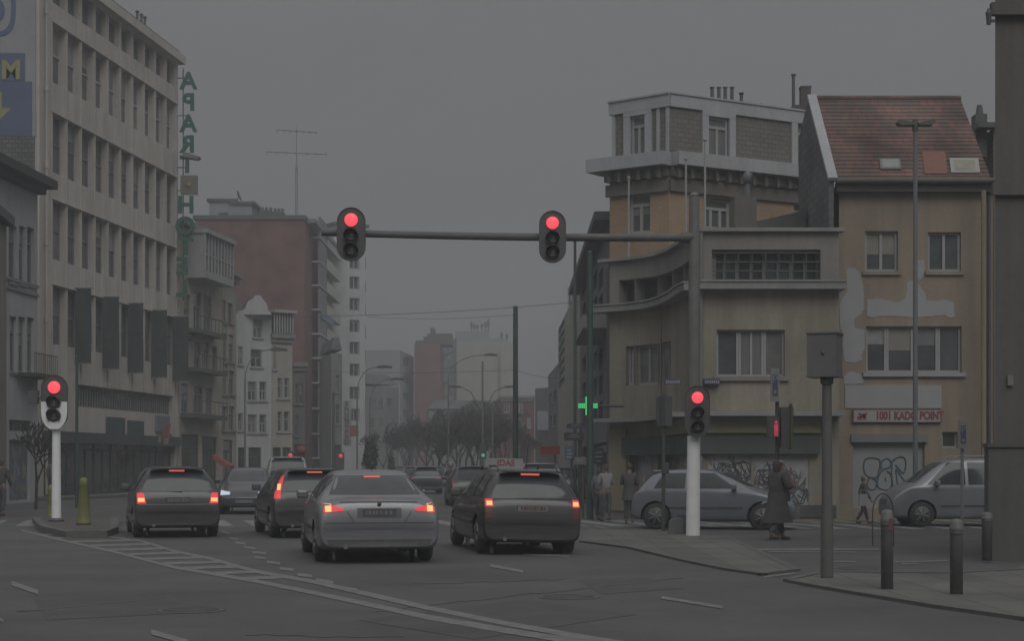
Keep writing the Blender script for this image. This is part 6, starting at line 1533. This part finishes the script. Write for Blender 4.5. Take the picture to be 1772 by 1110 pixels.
def bush_tree(loc, h, w_, label, n=1500):
    rr = random.Random(int(h * 100)); r_ = empty('evergreen_tree', loc, 0, label, 'tree'); mb = MB(); mb.tube((0, 0, 0), (0, 0, h * .6), .09, .05, 8); mb.build('trunk', bark, r_); mb = MB()
    for _ in range(n):
        a, el = rr.uniform(0, 6.283), rr.uniform(-1, 1); rad = rr.uniform(.3, 1) ** .5 * (1 + .2 * math.sin(3 * a + 4 * el)); s = math.sqrt(1 - el * el)
        p = Vector((w_ / 2 * rad * s * math.cos(a), w_ / 2 * rad * s * math.sin(a), h * .62 + h * .4 * el * rad)); d = Vector((rr.gauss(0, 1), rr.gauss(0, 1), rr.gauss(0, 1))).normalized() * .09; e2 = d.orthogonal().normalized() * .06
        mb.add([p, p + d, p + d + e2, p + e2], [(0, 1, 2, 3)])
    mb.build('crown', mat('dark_foliage', (.05, .055, .04), .9, .3, 3), r_)
bush_tree(place(641, 95), hz(758, 95), 26 * 95 / FPX, 'round dark evergreen tree at the foot of the white tower')
bush_tree(place(677, 120), hz(785, 120), 12 * 120 / FPX, 'little dark clipped tree right of the round evergreen', 600)
for i, (px_, py_, Z_, col, lab) in enumerate(((503, 789, 80, (1, .1, .12), 'far red traffic light near the foot of the cream tower'), (836, 789, 95, (.1, .6, .35), 'far green traffic light under the bare trees'), (590, 790, 85, (.9, .08, .1), 'small far red traffic light right of the narrow dark house'))):
    r_ = empty('far_signal', place(px_, Z_), 0, lab, 'traffic light'); z_ = hz(py_, Z_); mb = MB(); mb.tube((0, 0, 0), (0, 0, z_ - .3), .05); mb.build('pole', grey_pole, r_)
    mb = MB(Matrix.Translation((0, -.1, z_ - .25 * (1 if i != 1 else -1)))); mb.prism(stadium(.34, .95), 0, .05); hd = mb.build('signal_head', sig_black, r_)
    mb = MB(); mb.lathe([(.1, 0), (.09, .03)], 16, (0, -.14, z_), 0, Matrix.Rotation(R(90), 4, 'X')); mb.build('lens', mat('far_lens_%d' % i if False else ('far_lens_red' if i != 1 else 'far_lens_green'), col, .5, 0, emit=col, estr=.35), hd)

# ------------------------------------------------------------------ people
skin_m = mat('skin', (.22, .15, .12), .7, .1, 5); coat_b = mat('coat_black', (.07, .07, .071), .9, .2, 5); trous = mat('trousers_dark', (.075, .077, .085), .9, .2, 5); hair_d = mat('hair_dark', (.07, .065, .06), .8, .2, 8)
hair_b = mat('hair_brown', (.10, .075, .055), .8, .2, 8); shoe_m = mat('shoes', (.06, .06, .06), .6); white_c = mat('white_cloth', (.22, .22, .225), .85, .1, 5); grey_c = mat('grey_cloth', (.12, .12, .13), .85, .2, 5); beige_c = mat('beige_cloth', (.15, .14, .13), .85, .15, 5); bag_w = mat('white_bag', (.26, .26, .26), .6, .05, 3); red_c = mat('red_cloth', (.2, .05, .05), .8)
def skinned(name, pts, edges, rad, m_, parent, lv=1):
    me = bpy.data.meshes.new(name); me.from_pydata([tuple(p) for p in pts], edges, []); o = bpy.data.objects.new(name, me); COL.objects.link(o)
    s = o.modifiers.new('skin', 'SKIN'); s.use_smooth_shade = True
    for i, r in enumerate(rad): me.skin_vertices[0].data[i].radius = (r, r) if not isinstance(r, tuple) else r
    me.skin_vertices[0].data[0].use_root = True
    ss = o.modifiers.new('sub', 'SUBSURF'); ss.levels = lv; ss.render_levels = lv
    bpy.context.view_layer.update(); m2 = bpy.data.meshes.new_from_object(o.evaluated_get(bpy.context.evaluated_depsgraph_get()))
    bpy.data.objects.remove(o); m2.materials.clear(); m2.materials.append(m_); m2.polygons.foreach_set('use_smooth', [True] * len(m2.polygons)); m2.name = name
    o = bpy.data.objects.new(name, m2); COL.objects.link(o); o.parent = parent; return o
def person(loc, yaw, H, label, stride=.5, coat=coat_b, legs=trous, coat_len=.0, hair=hair_d, hair_len=.12, arms='swing', seated=False, lean=0, group=None, shirt=None):
    """faces -y in its own frame"""
    r_ = empty('person', loc, yaw, label, 'person', group); s = H / 1.7
    V = lambda x, y, z: Vector((x * s, y * s, z * s))
    st_ = stride
    pel = V(0, 0, .92)
    if seated:
        pel = V(0, 0, .78); kn = [V(.14, -.42, .72), V(-.14, -.42, .72)]; an_ = [V(.15, -.38, .30), V(-.15, -.38, .30)]
    else:
        kn = [V(.09, -.17 * st_, .49), V(-.09, .04 * st_, .48)]; an_ = [V(.09, -.30 * st_, .085), V(-.09, .36 * st_, .11 if st_ else .085)]
    ch = pel + V(0, -.02 - lean * .3, .34); nk = pel + V(0, -.02 - lean * .45, .53); hd0 = nk + V(0, -.02, .08); hd1 = hd0 + V(0, -.01, .13)
    sh = [nk + V(.17, .0, -.06), nk + V(-.17, .0, -.06)]
    if arms == 'swing': el = [sh[0] + V(.06, .10 * st_, -.27), sh[1] + V(-.06, -.08 * st_, -.27)]; wr_ = [el[0] + V(.0, -.04, -.24), el[1] + V(0, -.14, -.22)]
    elif arms == 'front': el = [sh[0] + V(.06, -.03, -.27), sh[1] + V(-.06, -.03, -.27)]; wr_ = [el[0] + V(-.14, -.18, .06), el[1] + V(.14, -.19, .04)]
    else: el = [sh[0] + V(.08, -.18, -.2), sh[1] + V(-.08, -.18, -.2)]; wr_ = [el[0] + V(.02, -.24, .0), el[1] + V(-.02, -.24, .0)]
    pts = [pel, pel + V(0, 0, .16), ch, nk, hd0, hd1, hd1 + V(0, 0, .06)]; ed = [(0, 1), (1, 2), (2, 3), (3, 4), (4, 5), (5, 6)]; rad = [(.14 * s, .10 * s), (.12 * s, .09 * s), (.15 * s, .10 * s), .055 * s, .062 * s, (.075 * s, .092 * s), .05 * s]
    # nose and chin give the head its front
    pts.append(hd1 + V(0, -.10, -.03)); ed.append((5, 7)); rad.append(.014 * s)
    for k in (0, 1):
        sg = 1 if k == 0 else -1
        b_ = len(pts); hip = pel + V(.09 * sg, 0, -.05)
        pts += [hip, kn[k], an_[k], an_[k] + V(0, -.14, -.045)]; ed += [(0, b_), (b_, b_ + 1), (b_ + 1, b_ + 2), (b_ + 2, b_ + 3)]; rad += [.085 * s, .058 * s, .042 * s, .034 * s]
        b_ = len(pts); hn = wr_[k] + (wr_[k] - el[k]).normalized() * .07 * s
        pts += [sh[k], el[k], wr_[k], hn]; ed += [(2, b_), (b_, b_ + 1), (b_ + 1, b_ + 2), (b_ + 2, b_ + 3)]; rad += [.052 * s, .04 * s, .027 * s, (.034 * s, .02 * s)]
        d = (wr_[k] - el[k]).normalized(); sd_ = d.cross(Vector((sg, 0, .2))).normalized()
        for f_, ln_ in enumerate((.065, .075, .07, .055)):
            c_ = len(pts); base = hn + sd_ * (.027 - .018 * f_) * s + d * .02 * s; pts += [base, base + d * ln_ * .6 * s, base + (d * ln_ + Vector((-sg, 0, 0)) * .018) * s]; ed += [(b_ + 3, c_), (c_, c_ + 1), (c_ + 1, c_ + 2)]; rad += [.009 * s, .008 * s, .007 * s]
        c_ = len(pts); tb_ = wr_[k] + d * .03 * s; pts += [tb_ + sd_ * .03 * s, tb_ + (sd_ * .05 + d * .04) * s]; ed += [(b_ + 2, c_), (c_, c_ + 1)]; rad += [.011 * s, .009 * s]
    skinned('body', pts, ed, rad, skin_m, r_)
    # trousers
    pt, ee, rr_ = [pel + V(0, 0, .08), pel], [(0, 1)], [(.15 * s, .115 * s), (.155 * s, .12 * s)]
    for k in (0, 1): sg = 1 if k == 0 else -1; b_ = len(pt); pt += [pel + V(.09 * sg, 0, -.06), kn[k], an_[k] + V(0, 0, .03)]; ee += [(1, b_), (b_, b_ + 1), (b_ + 1, b_ + 2)]; rr_ += [.1 * s, .073 * s, .06 * s]
    skinned('trousers', pt, ee, rr_, legs, r_)
    for k in (0, 1): skinned('shoe', [an_[k] + V(0, .03, -.04), an_[k] + V(0, -.08, -.05), an_[k] + V(0, -.17, -.055)], [(0, 1), (1, 2)], [.042 * s, .04 * s, .032 * s], shoe_m, r_)
    # coat
    pt = [pel + V(0, 0, .0), pel + V(0, -.0, .17), ch, nk + V(0, 0, -.02)]; ee = [(0, 1), (1, 2), (2, 3)]; rr_ = [(.175 * s, .14 * s), (.15 * s, .12 * s), (.185 * s, .13 * s), .075 * s]
    for k in (0, 1): b_ = len(pt); pt += [sh[k], el[k], wr_[k]]; ee += [(2, b_), (b_, b_ + 1), (b_ + 1, b_ + 2)]; rr_ += [.075 * s, .06 * s, .048 * s]
    skinned('coat', pt, ee, rr_, coat, r_, 2)
    if coat_len:
        mb = MB(); n = 20; vs = []; rw_ = ((.0, .165, .13), (.35, .185, .155), (.7, .20, .19 + .05 * st_), (1, .215, .21 + .08 * st_))
        for t, a, b2_ in rw_:
            for i in range(n): q = 2 * math.pi * i / n; f_ = 1 + .05 * math.sin(5 * q) * t; vs.append(pel + V(a * math.cos(q) * f_, b2_ * math.sin(q) * f_, .12 - t * (coat_len + .12)))
        mb.add(vs, [(k * n + i, k * n + (i + 1) % n, (k + 1) * n + (i + 1) % n, (k + 1) * n + i) for k in range(3) for i in range(n)], 0, True); mb.build('coat_skirt', coat, r_)
    if hair:
        pt = [hd1 + V(0, .015, .03), hd1 + V(0, .05, -.02), hd0 + V(0, .06, .0 - hair_len)]; skinned('hair', pt, [(0, 1), (1, 2)], [(.088 * s, .105 * s), (.088 * s, .08 * s), (.07 * s, .05 * s)], hair, r_, 2)
    # face
    mb = MB()
    for sg in (1, -1): mb.lathe([(.009 * s, 0), (.006 * s, .004)], 8, hd1 + V(.027 * sg, -.088, .0), 0, Matrix.Rotation(R(90), 4, 'X'))
    mb.box(*sorted(((hd1 + V(-.02, 0, 0)).x, (hd1 + V(.02, 0, 0)).x)), (hd1 + V(0, -.092, 0)).y, (hd1 + V(0, -.08, 0)).y, (hd1 + V(0, 0, -.062)).z, (hd1 + V(0, 0, -.055)).z); mb.build('face', hair_d, r_)
    return r_, dict(wr=wr_, el=el, sh=sh, nk=nk, pel=pel, s=s, hd=hd1)
Zw = 35.6
w1, j = person(place(1345, Zw), R(118), 1.64, 'woman in a long black coat walking with a bag beside the silver hatchback', .55, coat_b, trous, .55, hair_d, .1, 'front')
mb = MB(); p = j['wr'][0] + Vector((.02, -.05, -.08)); mb.prism([(p.x - .1, p.z - .26), (p.x + .12, p.z - .26), (p.x + .1, p.z), (p.x - .08, p.z)], p.y - .07, p.y + .07); mb.path([(p.x - .07, p.y, p.z), (p.x, p.y, p.z + .14), (p.x + .08, p.y, p.z)], .008, 5)
hb = mb.build('handbag', blackp, None); hb.location = w1.location; hb.rotation_euler = w1.rotation_euler; tag(hb, 'dark handbag carried by the woman in the long black coat', 'bag')
w1.scale = (1.32, 1.3, 1)
w2, j = person((gx(1493, 45.4), 45.4, 0), R(95), 1.24, 'small person in a black jacket with a white bag walking past the shop shutter', .7, coat_b, trous, 0, hair_b, .02, 'swing')
p = w2.matrix_world if False else None
bgm = MB(); bgm.prism([(-.11, -.17), (.1, -.17), (.12, .13), (-.09, .15)], -.05, .05); bgm.path([(-.08, 0, .14), (-.06, 0, .24), (.06, 0, .24), (.09, 0, .13)], .008, 5)
bo_ = bgm.build('shopping_bag', bag_w, None); bo_.location = (gx(1494, 45.0), 45.05, hz(865, 45)); tag(bo_, 'white shopping bag held by the small person at the shop shutter', 'bag')
person(place(1089, 45.5), R(175), 1.58, 'person in dark clothes standing with the back turned at the corner pillar', .1, coat_b, trous, .25, hair_d, .0, 'front')
person(place(1049, 47.5), R(200), 1.55, 'person in a white jacket standing left of the corner pillar', .2, white_c, trous, 0, hair_b, .02, 'front')
person(place(1036, 48.5), R(150), 1.45, 'person in a grey jacket right beside the thick green pole', .3, grey_c, trous, 0, hair_d, .02, 'swing')
person((gx(122, 78), 75.0, 0.12), R(180), 1.7, 'person in a beige jacket walking past the dark shopfront behind the signal post', .4, beige_c, trous, 0, hair_b, .02, 'swing')
person((gx(2, 52), 52, 0.0), R(170), 1.7, 'person in dark clothes cut off by the left edge of the view', .3, coat_b, trous, 0, hair_d, .02, 'swing')
# scooter and rider seen from behind
sc3 = empty('scooter', place(780, 78), R(6), 'dark scooter ridden away up the street between the silver saloon and the taxi', 'scooter')
mb = MB(); M_ = Matrix.Rotation(R(90), 4, 'Y')
for y in (0, -1.25): mb.lathe([(.12, -.05), (.24, -.05), (.25, 0), (.24, .05), (.12, .05)], 20, (0, -y, .25), 0, M_)
mb.build('wheel', rubber, sc3)
mb = MB(); mb.prism([(-.1, .35), (-.05, .7), (.5, .78), (.62, .4), (.95, .35), (1.1, .95), (1.2, .95), (1.25, .3), (.5, .22), (0, .3)], -.14, .14, axis='x'); bo2 = mb.build('body', darkblue, sc3); bv = bo2.modifiers.new('b', 'BEVEL'); bv.width = .04; bv.segments = 2
mb = MB(); mb.tube((-.33, 1.0, 1.02), (.33, 1.0, 1.02), .018); mb.tube((0, 1.1, .9), (0, 1.0, 1.02), .03); mb.tube((-.3, 1.0, 1.02), (-.36, 1.05, 1.2), .008); mb.lathe([(.05, 0), (.05, .015)], 12, (-.37, 1.05, 1.22), 0, Matrix.Rotation(R(90), 4, 'X')); mb.build('handlebar', grey_pole, sc3)
mb = MB(); mb.box(-.08, .08, -.13, -.09, .55, .62); mb.build('tail_lamp', lamp_red, sc3); mb = MB(); mb.box(-.08, .08, -.12, -.1, .36, .48); mb.build('number_plate', plate_w, sc3)
rd, j = person((gx(780, 78), 78.3, .0), R(186), 1.7, 'person with a pale helmet riding the scooter up the street', 0, coat_b, trous, 0, None, 0, 'reach', seated=True)
mb = MB(); mb.lathe([(.02, .15), (.08, .135), (.125, .07), (.13, .0), (.12, -.07), (.09, -.1)], 18, j['hd'] + Vector((0, .01, .02))); mb.build('helmet', mat('helmet_pale', (.22, .22, .21), .3), rd)

# ------------------------------------------------------------------ bring world-space parts under their roots
for o in [o for o in COL.objects if o.type == 'EMPTY' and o.parent is None]:
    if o.get('w') or o.get('category') in ('house',) and o.name.split('.')[0] not in ():
        inv = Matrix.Translation(-o.location)
        for c in o.children:
            if c.type == 'MESH' and c.data.users == 1: c.data.transform(inv)
            for g_ in c.children:
                if g_.type == 'MESH' and g_.data.users == 1: g_.data.transform(inv)
    if 'w' in o: del o['w']
# ------------------------------------------------------------------ air
hb_ = MB(); hb_.box(-156, 156, -62, 410, -1, 48); hz_o = hb_.build('haze', bpy.data.materials.new('haze_air')); tag(hz_o, kind='stuff')
hm = hz_o.data.materials[0]; hm.use_nodes = True; t = hm.node_tree; t.nodes.clear(); oo = t.nodes.new('ShaderNodeOutputMaterial'); pv = t.nodes.new('ShaderNodeVolumePrincipled')
pv.inputs['Color'].default_value = (.85, .87, .9, 1); pv.inputs['Density'].default_value = .0022; t.links.new(pv.outputs[0], oo.inputs['Volume'])
